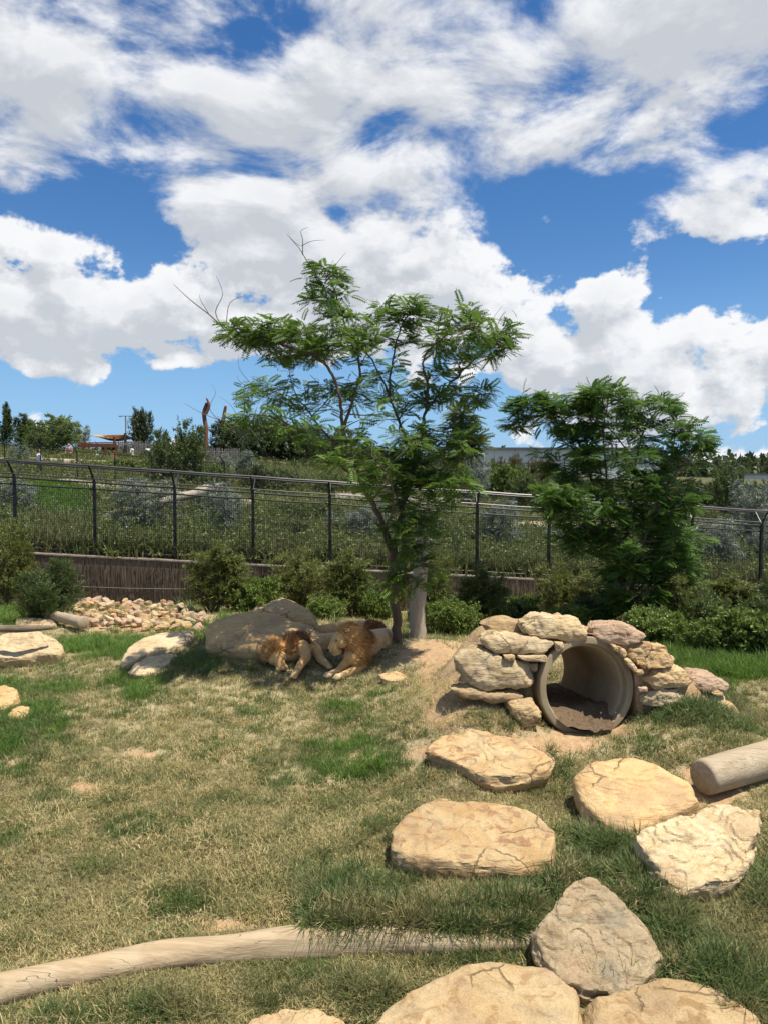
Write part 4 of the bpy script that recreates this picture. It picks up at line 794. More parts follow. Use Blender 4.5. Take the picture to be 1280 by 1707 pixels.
# grey trunk beside the first tree, carrying a thin young crown
b3 = hit(696, 1066); Y = b3.y + .0
limbs = [(W3([(696,1072),(697,1000),(704,930),(708,870),(712,800),(722,740),(750,700)], Y), .165, .02)]
lb = limbs[0]; 
limbs = [(W3([(696,1072),(697,1000),(702,935),(706,870)], Y), .158, .125), (W3([(706,872),(722,800,.2),(745,740,.3),(768,700,.4)], Y), .03, .008)]
blobs = BL([(768,705,20,30,.4,.3,1),(785,740,24,24,.4,.3,1),(750,760,20,20,.3,.3,.6)], Y)
tree('thick smooth grey trunk standing upright just right of the forked tree', b3, limbs, blobs, 60, None, L_mid, B_grey, 31, frond_s=.22, per=8, name='grey_trunk_tree')

# ---------------------------------------------------------------- shrubs
PROTO = {}
def shrub_meshes(key, n_st, h, w, ntw, tm, s, m, seed, up=.8, leaf_w=.3, low=.08, flow=0):
    r = np.random.default_rng(seed); bb = MB(); P = []; D = []; S = []
    for _ in range(n_st):
        a = r.uniform(0, 6.283); rr_ = w * r.uniform(.1, .55); hh = h * r.uniform(.65, 1.0) * (1 - .35 * rr_ / w); top = Vector((math.cos(a) * rr_, math.sin(a) * rr_, hh)); L = curve_pts(Vector((r.normal() * .03, r.normal() * .03, -.05)), top, Vector((math.cos(a), math.sin(a), -.3)) * w * .12, 6); bb.tube(L, [.014 * (1 - i / 7) + .003 for i in range(7)], 4, cap=False)
        for _k in range(ntw // n_st):
            t = low + (1 - low) * r.uniform(0, 1) ** .8; i = min(int(t * 6), 5); p = L[i].lerp(L[i + 1], t * 6 - i); a2 = r.uniform(0, 6.283); ln = w * (.5 * (1 - t) + .16) * r.uniform(.5, 1.1); d = Vector((math.cos(a2), math.sin(a2), up * r.uniform(.2, 1.1))).normalized(); e = p + d * ln; bb.tube([p, e], [.004, .002], 3, cap=False)
            for q in range(tm):
                pp = p.lerp(e, r.uniform(.25, 1.05)); P.append(tuple(pp + Vector(r.normal(0, .02, 3)))); dd = d + Vector(r.normal(0, .5, 3)); D.append(tuple(dd)); S.append(s * r.uniform(.6, 1.25))
    return leafmesh('foliage', sprig(5, leaf_w, seed), np.array(P), np.array(D), np.array(S), m, seed), bb.mesh('stems')
for key, args in {
 'olive': (9, 1.6, .95, 420, 9, .14, L_olive, 1, 1.0, .22), 'olive2': (8, 1.6, .8, 380, 9, .14, L_olive, 2, 1.2, .2), 'dark': (9, 1.3, 1.1, 420, 9, .14, L_con, 3, .7, .22), 'bright': (16, .75, 1.2, 480, 6, .15, L_bright, 4, .7, .55), 'bright2': (15, .8, 1.3, 460, 6, .15, L_bright, 5, .7, .5),
 'grey': (6, 3.0, 1.8, 330, 7, .26, L_grey, 6, -.4, .2), 'grey2': (5, 3.0, 1.5, 300, 7, .26, L_grey, 7, -.5, .2), 'mid': (9, 1.6, 1.8, 280, 6, .2, L_mid, 8, .5, .35), 'mid2': (9, 1.4, 2.0, 280, 6, .2, L_pine, 9, .4, .35), 'rust': (9, 1.5, 1.4, 220, 6, .2, L_rust, 10, .6, .35)}.items(): PROTO[key] = shrub_meshes(key, *args)
def shrub(key, loc, h, wd, label, cat='shrub', name='shrub', group=None, stems=True):
    fm, sm = PROTO[key]; hh = max(v.co.z for v in sm.vertices) if 'hh' not in sm else sm['hh']; sm['hh'] = hh
    root = empty(name, loc, label, cat, group); root.rotation_euler.z = random.uniform(0, 6.28); ws = max(abs(v.co.x) for v in sm.vertices) if 'ww' not in sm else sm['ww']; sm['ww'] = ws; root.scale = (wd / 2 / ws, wd / 2 / ws, h / hh)
    sm.materials.append(B_twig) if not sm.materials else None
    for nm, me in (('foliage', fm), ('stems', sm)):
        o = bpy.data.objects.new(nm, me); COL.objects.link(o); o.parent = root
    return root
SH = [ # key, px, base py, top py, width px, label
 ('olive',10,1010,868,80,'upright olive shrub at the left edge before the brush wall'),('dark',88,1035,935,96,'dark green bushy shrub standing left of the rubble heap'),('olive2',352,1022,905,84,'tall olive shrub just right of the rubble heap'),('bright',420,1020,965,80,'low bright green bush behind the peaked boulder'),
 ('olive',497,1018,915,92,'olive shrub rising behind the peaked boulder'),('bright2',545,1034,995,60,'small bush with salmon flowers above the sleeping lion'),('olive2',588,1030,918,74,'feathery olive shrub behind the lions, left of the forked tree'),('bright',628,1034,985,56,'low leafy bush close to the left of the forked trunk'),
 ('olive',728,1040,918,66,'olive shrub right behind the thick grey trunk'),('bright2',752,1058,1000,80,'low bright leafy bush right of the thick grey trunk'),('olive2',812,1050,945,76,'thin olive shrub left above the cap stones'),('bright',860,1042,995,70,'small bright bush just above the topmost cap stone'),('olive',920,1035,935,70,'upright olive shrub above the mouth of the pipe'),
 ('olive2',978,1035,945,60,'olive shrub left of the broad dark tree'),('dark',1000,1045,985,80,'dark low bush at the foot of the broad dark tree'),('bright2',1090,1070,1015,90,'bright low bush right of the broad tree trunk'),('olive',1135,1050,950,76,'olive shrub behind the tall grass, right of the broad tree'),('mid',1195,1060,985,90,'loose green bush right of the broad dark tree'),('bright',1250,1085,1015,110,'bright leafy bush with reddish tips at the right edge'),('bright2',1180,1085,1035,80,'low leafy bush in the tall grass behind the stone stack'),
 ('olive2',1225,1040,960,80,'olive shrub before the brush wall near the right edge'),('dark',1270,1040,975,80,'dark shrub at the right edge under the fence'),('bright',945,1052,1010,60,'low bright bush peeping over the pinkish cap stone'),('bright2',700,1050,1010,40,'small leafy plant between the two trunks'),('bright',470,1015,975,60,'low bright bush between two olive shrubs near the peaked boulder'),('olive',655,1010,950,60,'olive shrub seen behind the forked trunk')]
for (key, px, pb, pt, wpx, lab) in SH:
    h = hit(px, pb, 3.5, 25); pp = F / h.y; shrub(key, h, (pb - pt) / pp, wpx * 1.3 / pp, lab, group='shrubs planted along the brush wall')
scat = []
k = 500; a_ = RNG.uniform(300, 1300, k); b_ = RNG.uniform(1020, 1066, k)
scat = [tuple(hit(x_, y_)) for x_, y_ in zip(a_, b_) if not (520 < x_ < 660)]
scatter('border_grass', 'lush', scat, RNG.uniform(1.2, 2.3, len(scat)), label='tall green grass growing along the planted border')
k = 420; a_ = RNG.uniform(1050, 1300, k); b_ = RNG.uniform(1050, 1130, k); scat = [tuple(hit(x_, y_)) for x_, y_ in zip(a_, b_)]
scatter('tall_grass', 'lush', scat, RNG.uniform(1.1, 1.9, len(scat)), label='tall soft green grass behind the right end of the stone stack')

# ================================================================ brush wall and fence
M_cap = simple('grey capping timber', (.16, .13, .11), (.24, .20, .17), 6, .9)
def f_br(N, p):
    v = geo_pos(N); g_ = N.noise(N.v('MULTIPLY', v, (30, 30, 2.2)), 1, 4, .6); g2 = N.noise(N.v('MULTIPLY', v, (1, 1, 3)), 1.6, 3, .6)
    c = N.mix(N.ss(g_, .3, .7), (.06, .044, .033), (.20, .16, .12)); c = N.mix(N.ss(g2, .5, .7), c, (.12, .09, .075)); N.l.new(c, p.inputs['Base Color']); N.l.new(N.bump(g_, .6, .03), p.inputs['Normal'])
M_brush = mat('brush twigs', f_br, .95, .1)
def fx(px): # where the fence line crosses a sight line
    u = (px - 640) / F; y = 22.88 + (8.99 / 22.22) * 2.9; y = y / (1 - u * 2.9 / 22.22); return u * y, y
x0, x1 = -14.0, 16.0; FY = lambda x: wall_y(x)
bw = empty('brush_wall', (-14, FY(-14) - .2, foot_z(-14)), 'low dark brushwood retaining wall with a timber cap running below the black fence', 'wall')
b = MB(); tw = MB(); cp = MB(); rr1 = random.Random(3); xs = np.arange(x0, x1, .5)
for x in xs:
    c = [(x, FY(x) - .3, 0), (x + .5, FY(x + .5) - .3, 0)]; z = [(foot_z(q[0]) - .4, base_z(q[0]) - .02) for q in c]
    b.add([(c[0][0], c[0][1], z[0][0]), (c[1][0], c[1][1], z[1][0]), (c[1][0], c[1][1], z[1][1]), (c[0][0], c[0][1], z[0][1]), (c[0][0], c[0][1] + .28, z[0][0]), (c[1][0], c[1][1] + .28, z[1][0]), (c[1][0], c[1][1] + .28, z[1][1]), (c[0][0], c[0][1] + .28, z[0][1])], [(0, 1, 2, 3), (3, 2, 6, 7), (4, 7, 6, 5)])
    for _ in range(60):
        tx = x + rr1.uniform(0, .5); lo = foot_z(tx) - .1 + rr1.uniform(0, .9); hi_ = lo + rr1.uniform(.3, .8); hi_ = min(hi_, base_z(tx) - .03); ty = FY(tx) - .31 - rr1.uniform(0, .035); w_ = .008; k = rr1.uniform(-.05, .05); tw.add([(tx - w_, ty, lo), (tx + w_, ty, lo), (tx + w_ + k, ty, hi_), (tx - w_ + k, ty, hi_), (tx, ty + .01, lo), (tx + k, ty + .01, hi_)], [(0, 1, 2, 3), (1, 4, 5, 2)])
for i, x in enumerate(np.arange(x0, x1, 2.5)):
    c = MB(); xa, xb = x + .01, x + 2.49; za, zb = base_z(xa), base_z(xb); ya, yb = FY(xa) - .34, FY(xb) - .34
    c.add([(xa, ya, za - .02), (xb, yb, zb - .02), (xb, yb, zb + .02), (xa, ya, za + .02), (xa, ya + .34, za - .02), (xb, yb + .34, zb - .02), (xb, yb + .34, zb + .02), (xa, ya + .34, za + .02)], [(0, 1, 2, 3), (3, 2, 6, 7), (4, 7, 6, 5), (0, 3, 7, 4), (1, 5, 6, 2), (0, 4, 5, 1)]); c.build('capping_board', M_cap, bw)
b.build('brush_panel', M_brush, bw); t_ = tw.build('brush_twigs', M_brush, bw); t_['kind'] = 'stuff'
w_ = MB(); w_.tube([(x, FY(x) - .37, foot_z(x) + .56 + .02 * math.sin(x)) for x in np.arange(-14, 16, 1.0)], .006, 4); w_.build('tie_wire', simple('galvanised wire', (.35, .32, .28), (.5, .46, .4), 5, .5, 0), bw)
M_blk = simple('black painted steel', (.008, .009, .011), (.015, .016, .019), 6, .5, .1, .003, .25); M_rail = simple('weathered steel rail', (.02, .02, .022), (.06, .06, .06), 3, .38, .1, .003, .5)
M_wire = simple('dark mesh wire', (.012, .012, .014), (.03, .03, .034), 6, .4, 0)
POSTS = [-242, -108, 25, 158, 292, 422, 550, 672, 795, 915, 1035, 1154, 1270, 1385]
fn = empty('security_fence', (fx(158)[0], fx(158)[1], base_z(fx(158)[0])), 'tall black mesh security fence with outward angled arms on top of the brush wall', 'fence')
H = 2.33; fxs = [fx(p) for p in POSTS]
def fp(i, dy, dz): return Vector((fxs[i][0], fxs[i][1] + dy, base_z(fxs[i][0]) + dz))
for i in range(len(POSTS)):
    m_ = MB(); p = fp(i, 0, 0); m_.box(p + Vector((0, 0, H / 2 - .02)), (.085, .085, H), math.atan(2.9 / 22.22)); m_.build('post', M_blk, fn)
    m_ = MB(); m_.tube([fp(i, 0, H - .03), fp(i, -.16, H + .18), fp(i, -.42, H + .46)], [.04, .034, .03], 6); m_.build('arm', M_blk, fn)
    m_ = MB(); m_.tube([fp(i, 0, H - .03), fp(i, .45, H + .40)], [.022, .02], 5); m_.build('rear_arm', M_rail, fn)
for i in range(len(POSTS) - 1):
    for (nm, dy, dz, r_, mm) in (('rail', .0, H - .06, .028, M_blk), ('rail', .0, H - .26, .024, M_blk), ('rail', 0, .14, .026, M_blk), ('top_rail', -.42, H + .46, .036, M_rail), ('top_rail', .45, H + .40, .026, M_rail), ('rail', -.10, H + .06, .02, M_rail)):
        m_ = MB(); a, b_ = fp(i, dy, dz), fp(i + 1, dy, dz); mid = a.lerp(b_, .5) - Vector((0, 0, .012)); m_.tube([a, mid, b_], r_, 6); m_.build(nm, mm, fn)
    for dy, dz in ((-.18, H + .2), (-.26, H + .285), (-.34, H + .37), (.15, H + .11), (.3, H + .26)):
        m_ = MB(); m_.tube([fp(i, dy, dz), fp(i + 1, dy, dz)], .006, 4); m_.build('strand', M_wire, fn)
    m_ = MB(); a, b_ = fp(i, .03, .16), fp(i + 1, .03, .16); L = (b_ - a).length; nv = int(L / .06)
    for k in range(nv + 1):
        q = a.lerp(b_, k / nv); m_.tube([q, q + Vector((0, 0, H - .4))], .0055, 3, cap=False)
    for k in range(int((H - .4) / .075)):
        z = .16 + k * .075; m_.tube([fp(i, .03, z), fp(i + 1, .03, z)], .0042, 3, cap=False)
    o = m_.build('wire_mesh', M_wire, fn); o['kind'] = 'stuff'

# ================================================================ hillside beyond the fence
def Yd(px, py, lo=26.5, hi=140):
    h = hit(px, py, lo, hi); return h
def gp(px, Yv): x = (px - 640) / F * Yv; return Vector((x, Yv, G(x, Yv) - .1))
def zat(py, Yv): return wp(640, py, Yv).z
# loose grass, weeds and flowers over the slope
k = 17000; yy = (RNG.uniform(0, 1, k) * (1 / 22.9 - 1 / 75) + 1 / 75) ** -1; xx = RNG.uniform(-.60, .60, k) * yy; m = yy > wall_y(xx) + .12; xx, yy = xx[m], yy[m]; zz = gz(xx, yy); n1 = fbm(xx, yy, .25, 77); u = RNG.uniform(0, 1, len(xx))
P3 = np.stack([xx, yy, zz], 1); qx, qy = proj(xx, yy, zz); lawn = (qx > 50) & (qx < 150) & (yy > 30) & (yy < 37)
scatter('hill_weeds', 'far', P3[(u < n1 * 1.1) & ~lawn], RNG.uniform(.7, 1.9, len(xx))[(u < n1 * 1.1) & ~lawn], label='rough green weeds covering the slope beyond the fence')
scatter('hill_dry_weeds', 'fardry', P3[(u >= n1 * 1.1) & ~lawn], RNG.uniform(.6, 1.5, len(xx))[(u >= n1 * 1.1) & ~lawn], label='olive and straw weeds covering the slope beyond the fence')
kinds('bright', M_lush, 18, .25, .02, .3, .6)
k = 1500; yl = RNG.uniform(30, 38, k); xl = (RNG.uniform(45, 140, k) - 640) / F * yl; scatter('far_lawn', 'bright', np.stack([xl, yl, gz(xl, yl) + .25], 1), RNG.uniform(.8, 1.5, k), label='patch of vivid green lawn beyond the fence at the left')
k = 1800; yf = RNG.uniform(23.2, 40, k); xf = RNG.uniform(-.56, .56, k) * yf; ok = yf > wall_y(xf) + .6; xf, yf = xf[ok], yf[ok]; zf = gz(xf, yf) + RNG.uniform(.25, .95, len(xf)); Pf = np.stack([xf, yf, zf], 1); sel = fbm(xf, yf, .5, 3) > .47; Pf = Pf[sel]
o = link('wild_flowers', leafmesh('wild_flowers', sprig(4, .8, 3), Pf, RNG.normal(size=Pf.shape), RNG.uniform(.04, .08, len(Pf)), L_flow, 3), None); tag(o, 'white wild flowers dotted over the weeds beyond the fence', 'flowers', kind='stuff')
k = 3300; yb_ = (RNG.uniform(0, 1, k) * (1 / 22.9 - 1 / 70) + 1 / 70) ** -1; xb_ = RNG.uniform(-.58, .58, k) * yb_; ok = (yb_ > wall_y(xb_) + .45) & ~((xb_ / yb_ < -.39) & (xb_ / yb_ > -.485) & (yb_ < 39)); xb_, yb_ = xb_[ok], yb_[ok]; hb_ = .4 + 1.0 * fbm(xb_, yb_, .35, 91); Pq = []; Sq = []
for x_, y_, h_ in zip(xb_, yb_, hb_):
    z_ = G(x_, y_); 
    for _ in range(16): a_ = RNG.normal(0, .45, 2); Pq.append((x_ + a_[0], y_ + a_[1], z_ + abs(RNG.normal(0, .5)) * h_ * math.exp(-(a_ @ a_)))); Sq.append(RNG.uniform(.16, .34))
Pq = np.array(Pq); Dq = RNG.normal(size=Pq.shape); Dq[:, 2] = np.abs(Dq[:, 2]); tag(link('scrub', leafmesh('scrub', sprig(6, .34, 6), Pq, Dq, np.array(Sq), leafmat('scrub leaves', (.09, .13, .035), (.20, .24, .07), (.16, .18, .06)), 12), None), 'dense low green scrub covering the slope beyond the fence', 'scrub', kind='stuff')
# bigger crowns: tree meshes used for the far trees
for key, args in {'T1': (9, 5, 5.0, 420, 8, .42, L_mid, 41, .6, .4, .3), 'T2': (8, 5, 4.4, 420, 8, .4, L_pine, 42, .8, .35, .25), 'T3': (7, 6, 3.2, 340, 8, .4, L_grey, 43, .2, .25, .35), 'T4': (6, 6, 2.6, 360, 8, .36, L_con, 44, 1.2, .35, .2), 'T5': (8, 5, 4.6, 380, 8, .42, L_bright, 45, .5, .4, .3)}.items(): PROTO[key] = shrub_meshes(key, *args)
def bgtree(key, px, Yv, top, wpx, label, name='tree', cat='tree', group='trees and bushes beyond the fence'):
    loc = gp(px, Yv); h = zat(top, Yv) - loc.z; fm, sm = PROTO[key]
    if 'hh' not in sm: sm['hh'] = max(v.co.z for v in sm.vertices); sm['ww'] = max(abs(v.co.x) for v in sm.vertices)
    root = empty(name, loc, label, cat, group); root.rotation_euler.z = random.uniform(0, 6.28); s = wpx * Yv / F / 2 / sm['ww']; root.scale = (s, s, max(h, .3) / sm['hh'])
    if not sm.materials: sm.materials.append(B_twig)
    for nm, me in (('crown', fm), ('trunk', sm)): o = bpy.data.objects.new(nm, me); COL.objects.link(o); o.parent = root
BT = [('grey2',22,30,795,90,'weeping grey green sapling just behind the fence at the far left'),('grey',250,27.5,792,120,'large weeping grey green sapling between the second and third fence posts shown'),('grey2',372,28,800,70,'grey sapling behind the fence, left of the fourth post'),('grey',350,33,815,60,'smaller grey bush beside the fat fallen log'),('grey2',620,29,838,80,'grey sapling seen behind the leaning tree trunk'),
 ('grey',575,31,850,60,'grey green bush just left of the leaning trunk beyond the mesh'),('grey2',835,30,830,76,'weeping grey sapling right of the grey trunk beyond the fence'),('grey',925,32,880,60,'low grey sapling behind the fence below the broad tree'),('grey',1190,30,862,110,'wide grey green sapling behind the fence, right of the broad tree'),('grey2',1250,38,800,90,'pale grey sapling rising above the fence rails at the right'),('grey',1140,33,880,80,'grey green bush half hidden by the broad tree'),('grey2',1275,31,880,70,'grey bush at the right edge beyond the fence'),
 ('T3',36,48,742,44,'grey shrub left of the person in white'),('mid',100,29,850,90,'green bush behind the first bay of fence'),('mid2',470,29,868,110,'dark green bush in the middle bays of the fence'),('mid',420,31,862,90,'broad green bush beside the fourth fence post'),('mid2',300,30,868,100,'low dark bush behind the third fence post'),('mid',510,34,835,120,'high green thicket between the fourth and fifth posts'),('mid2',160,31,880,90,'low green bush behind the second fence post'),
 ('mid',700,32,850,110,'green bush behind the grey trunk beyond the mesh'),('mid2',770,30,885,90,'low bush beside the sixth fence post'),('mid',880,31,895,100,'low green bush beyond the fence above the tunnel'),('mid2',1000,31,890,120,'dark thicket beyond the fence behind the broad tree'),('mid',1090,32,880,100,'green thicket right behind the broad tree'),('mid',1240,31,905,100,'low green bush by the rightmost fence post'),('mid2',590,29,890,80,'low dark bush behind the fifth fence post'),
 ('T5',80,62,692,118,'large rounded bright green tree left of the pergola'),('T1',88,56,700,90,'grey olive tree standing before the rounded bright tree'),('T4',12,60,672,34,'slim tall tree at the left edge of the skyline'),('T4',40,64,690,44,'narrow tree between the slim tall tree and the rounded one'),('T3',138,66,704,30,'small pale tree with a thin stem right of the rounded tree'),('T2',243,62,680,50,'dense dark tree behind the paling screen, right of the light pole'),
 ('T1',300,42,700,100,'feathery mid green tree on the slope left of the dead trunks'),('mid',270,44,740,60,'green bush below the dense dark tree'),('T2',385,60,700,70,'dark grey green tree right behind the second dead trunk'),('T2',430,64,692,110,'dark rounded tree on the skyline behind the crown of the forked tree'),('T2',500,66,705,120,'broad dark tree on the skyline behind the leaning limbs'),('T1',560,70,712,110,'dark green tree on the skyline near the trunk of the forked tree'),('T2',620,80,745,120,'distant dark tree low on the skyline behind the forked tree'),
 ('T3',400,44,752,70,'silver grey bush beneath the dark skyline trees'),('mid',350,42,770,90,'green bush on the slope below the dead trunks'),('mid2',450,42,775,110,'dark green bush above the fence rails in the middle'),('mid',540,44,785,110,'olive bush above the fence rails left of the leaning trunk'),('rust',600,46,790,90,'brownish bush above the fence rails near the leaning trunk'),('T1',330,70,735,90,'green tree line right of the feathery tree'),
 ('T3',797,42,762,60,'rounded silver shrub below the grey warehouse'),('mid',760,45,770,70,'green bush left of the rounded silver shrub'),('rust',830,60,764,26,'thin reddish sapling before the warehouse wall, nearest its left end'),('rust',858,58,760,30,'reddish sapling before the middle of the visible warehouse wall'),('rust',888,56,768,30,'reddish sapling before the warehouse, next to the broad tree crown'),('rust',905,60,764,28,'thin sapling half behind the broad tree crown'),('bright',850,48,778,90,'yellow green bush below the warehouse'),('T1',880,44,785,90,'olive thicket left of the broad tree crown'),('mid2',960,42,800,130,'dark thicket behind the left half of the broad tree'),('mid',1050,42,805,130,'dark thicket behind the middle of the broad tree'),
 ('rust',1110,48,800,80,'brown green bush right behind the broad tree crown'),('T1',1215,44,772,86,'leafy open tree on the skyline near the right edge'),('T2',1165,50,800,70,'dark bush between the broad tree and the leafy open tree'),('mid2',1275,46,800,60,'dark bush at the right edge of the skyline'),('mid',700,60,775,110,'olive bush low on the skyline behind the grey trunk'),('mid2',640,50,800,110,'dark bush on the slope behind the forked trunk'),('bright',200,50,768,110,'flowering low bushes in front of the pergola'),('bright',150,52,770,80,'low bright bushes left in front of the pergola'),('mid',20,50,765,70,'green bush at the far left below the slim tree')]
for t_ in BT: bgtree(*t_, name='tree' if t_[0][0] == 'T' else 'bush', cat='tree' if t_[0][0] == 'T' else 'bush')
# far woods line
P_ = []; 
for _ in range(9000):
    y_ = RNG.uniform(120, 230); x_ = RNG.uniform(-.7, .7) * y_; hgt = 5.0 * (fbm(np.array([x_]), np.array([y_]), .06, 8)[0]); P_.append((x_, y_, G(x_, y_) + RNG.uniform(0, 1) * hgt * 1.2))
P_ = np.array(P_); tag(link('distant_woods', leafmesh('distant_woods', sprig(6, .6, 2), P_, RNG.normal(size=P_.shape), RNG.uniform(1.5, 3.2, len(P_)), L_pine, 9), None), 'dark line of distant woods along the horizon', 'woods', kind='stuff')
# strap leaved plants
sv = []; sf = []
for i in range(30):
    a = i * 2.4; k_ = .35 + .9 * (i / 30); D = np.array([math.cos(a), math.sin(a)]); Sd = np.array([-D[1], D[0]]) * .022; j = len(sv); prev = None
    for q in range(5):
        t = q / 4; r_ = .75 * (math.sin(k_) * t + .12 * t * t); z_ = .8 * (math.cos(k_) * t - .25 * t * t * k_); w = (1 - t ** 2) + .03; sv += [(D[0] * r_ - Sd[0] * w, D[1] * r_ - Sd[1] * w, z_), (D[0] * r_ + Sd[0] * w, D[1] * r_ + Sd[1] * w, z_)]
    for q in range(4): sf.append((j + 2 * q, j + 2 * q + 1, j + 2 * q + 3, j + 2 * q + 2))
sme = npmesh('strap_leaves', sv, sf); vattr(sme, 'lv', RNG.uniform(0, 1, len(sv))); sme.materials.append(L_mid)
for (px, Yv, s, lab) in ((58,26.8,1.0,'spiky strap leaved plant behind the first bay of the fence'),(112,27,1.1,'spiky strap leaved plant left of the second fence post'),(346,27,1.1,'spiky plant right behind the third fence post'),(735,32,1.3,'spiky plant on the slope right of the grey trunk'),(872,33,1.3,'spiky plant on the slope right of the weeping sapling'),(745,30,1,'lower spiky plant right of the grey trunk')):
    o = bpy.data.objects.new('spiky_plant', sme); COL.objects.link(o); o.location = gp(px, Yv) + Vector((0, 0, .45)); o.scale = (s, s, s); tag(o, lab, 'plant', 'spiky plants on the slope')
for (px, py, s, lab) in ((318,1018,.7,'clump of strappy green leaves beside the rubble heap'),(300,1010,.5,'small strappy clump at the right end of the brush wall'),(118,1040,.45,'dark strappy tuft before the rubble heap'),(560,1040,.45,'strappy clump behind the seated lion')):
    o = bpy.data.objects.new('strappy_clump', sme); COL.objects.link(o); o.location = hit(px, py, 3.5, 25); o.scale = (s, s, s); tag(o, lab, 'plant', 'strappy clumps in the enclosure')
# footpaths
M_path = simple('pale path', (.36, .31, .25), (.28, .235, .19), .8, .9, .3, .02, .1, 'Object'); M_kerb = simple('tan kerb', (.48, .38, .26), (.36, .28, .2), 1.5, .9)
def strip(name, px0, px1, Ya, Yb, wd, m, lift=.35, th_=.5):
    n = 24; vs = []; fs = []
    for i in range(n + 1):
        t = i / n; Yv = Ya + (Yb - Ya) * t; px = px0 + (px1 - px0) * t; x = (px - 640) / F * Yv; z = G(x, Yv) + lift
        vs += [(x, Yv, z - th_), (x, Yv, z), (x, Yv + wd, z + .02), (x, Yv + wd, z - th_)]
    for i in range(n):
        for k in range(3): a = i * 4 + k; fs.append((a, a + 1, a + 5, a + 4))
    o = link(name, npmesh(name, vs, fs), m); return tag(o, kind='structure')
strip('footpath', 40, 240, 49, 52, 2.2, M_kerb, .4); strip('footpath', 100, 420, 38, 36, 1.2, M_path, .5); strip('footpath', 560, 790, 41, 43, 2.0, M_path, .5); strip('footpath', 850, 1030, 36, 38, 1.6, M_kerb, .45); strip('footpath', -60, 120, 47, 50, 1.5, M_path, .35)
# leaning and fallen trunks
M_pale = f_wood((.34, .29, .23), (.25, .21, .165), (.40, .35, .29), .6)
log('fallen_log', [wp(150, 877, 29), wp(200, 852, 30), wp(270, 836, 31), wp(330, 822, 32.5), wp(372, 812, 33)], [.11, .13, .16, .2, .22], M_pale, 'long pale dead trunk leaning up the slope behind the fence', 'fallen trunk', 11, n=12, amp=.02)
log('fallen_log', [wp(326, 824, 34), wp(345, 817, 34), wp(362, 822, 34)], [.24, .28, .2], M_pale, 'short fat pale log at the upper end of the leaning trunk', 'fallen trunk', 13, n=12, amp=.02)
M_red = f_wood((.20, .09, .055), (.13, .06, .04), (.26, .14, .10), .4)
a = gp(343, 58); log('dead_tree', [a, wp(344, 720, 58), wp(341, 690, 58), wp(346, 672, 58)], [.2, .18, .17, .14], M_red, 'tall reddish dead trunk with a forked tip standing on the skyline', 'dead tree', 14, n=10)
log('dead_branch', [wp(344, 690, 57.8), wp(349, 676, 57.8), wp(345, 664, 57.8)], [.14, .12, .05], M_red, 'short broken spur at the tip of the tall reddish dead trunk', 'branch', 15, n=8)
a = gp(372, 62); log('dead_tree', [a, wp(372, 720, 62), wp(374, 695, 62), wp(377, 677, 62)], [.18, .16, .14, .12], M_red, 'shorter brown dead trunk right of the tall reddish one', 'dead tree', 16, n=10)
# paling screens
M_pal = simple('grey palings', (.13, .115, .10), (.26, .235, .205), 5, .9, .5)
def palings(label, px0, px1, Yv, top, bot, n, seed):
    r = random.Random(seed); x0 = (px0 - 640) / F * Yv; x1 = (px1 - 640) / F * Yv; root = empty('paling_fence', ((x0 + x1) / 2, Yv, zat(bot, Yv)), label, 'paling fence')
    for i in range(n):
        x = x0 + (x1 - x0) * (i + .5) / n; m_ = MB(); w = (x1 - x0) / n * .85; zt = zat(top + r.uniform(-1.5, 2), Yv); zb = zat(bot, Yv); m_.tube([(x, Yv, zb), (x + r.uniform(-.06, .06), Yv, zt)], w / 2, 6); m_.build('paling', M_pal, root)
    for zz_ in (.3, .75): m_ = MB(); z_ = zat(bot, Yv) * (1 - zz_) + zat(top, Yv) * zz_; m_.tube([(x0, Yv + .12, z_), (x1, Yv + .12, z_)], .06, 5); m_.build('rail', M_pal, root)
palings('weathered screen of uneven upright palings beside the pergola', 198, 272, 60, 736, 756, 34, 1); palings('low grey paling fence between the two dead trunks', 334, 400, 56, 747, 772, 30, 2)
# pergola
pg = empty('pergola', gp(205, 61), 'open pergola with a flat rust brown slatted roof among low bushes', 'pergola'); M_rb = simple('rust brown timber', (.22, .085, .045), (.14, .05, .03), 4, .8); M_dk = simple('dark timber', (.06, .045, .035), (.10, .07, .05), 4, .8)
for px, Yv in ((141, 60), (178, 60), (196, 60), (212, 60), (276, 60), (150, 64), (195, 64)):
    g_ = gp(px, Yv); m_ = MB(); zt = zat(742, Yv); m_.box((g_.x, Yv, (g_.z + zt) / 2), (.2, .2, zt - g_.z)); m_.build('post', M_rb if px < 200 else M_dk, pg)
zr = zat(741, 60); xa = (139 - 640) / F * 60; xb = (197 - 640) / F * 60
for i in range(22): m_ = MB(); y_ = 59.7 + i * .22; m_.box(((xa + xb) / 2, y_, zr + .12 + i * .012), (xb - xa, .13, .07)); m_.build('roof_slat', M_rb, pg)
for yb in (59.6, 64.5): m_ = MB(); m_.box(((xa + xb) / 2, yb, zr - .1), (xb - xa + .3, .14, .3)); m_.build('beam', M_rb, pg)
sl = empty('shade_sail', wp(190, 735, 66), 'tan triangular shade sail stretched on posts over the pergola', 'shade sail'); M_sail = simple('tan sail cloth', (.48, .30, .15), (.42, .26, .13), 2, .8)
A_, B_, C_ = wp(150, 725, 68), wp(212, 725, 62), wp(225, 733, 66); D_ = wp(180, 730, 61); n = 8; vs = []; fs = []
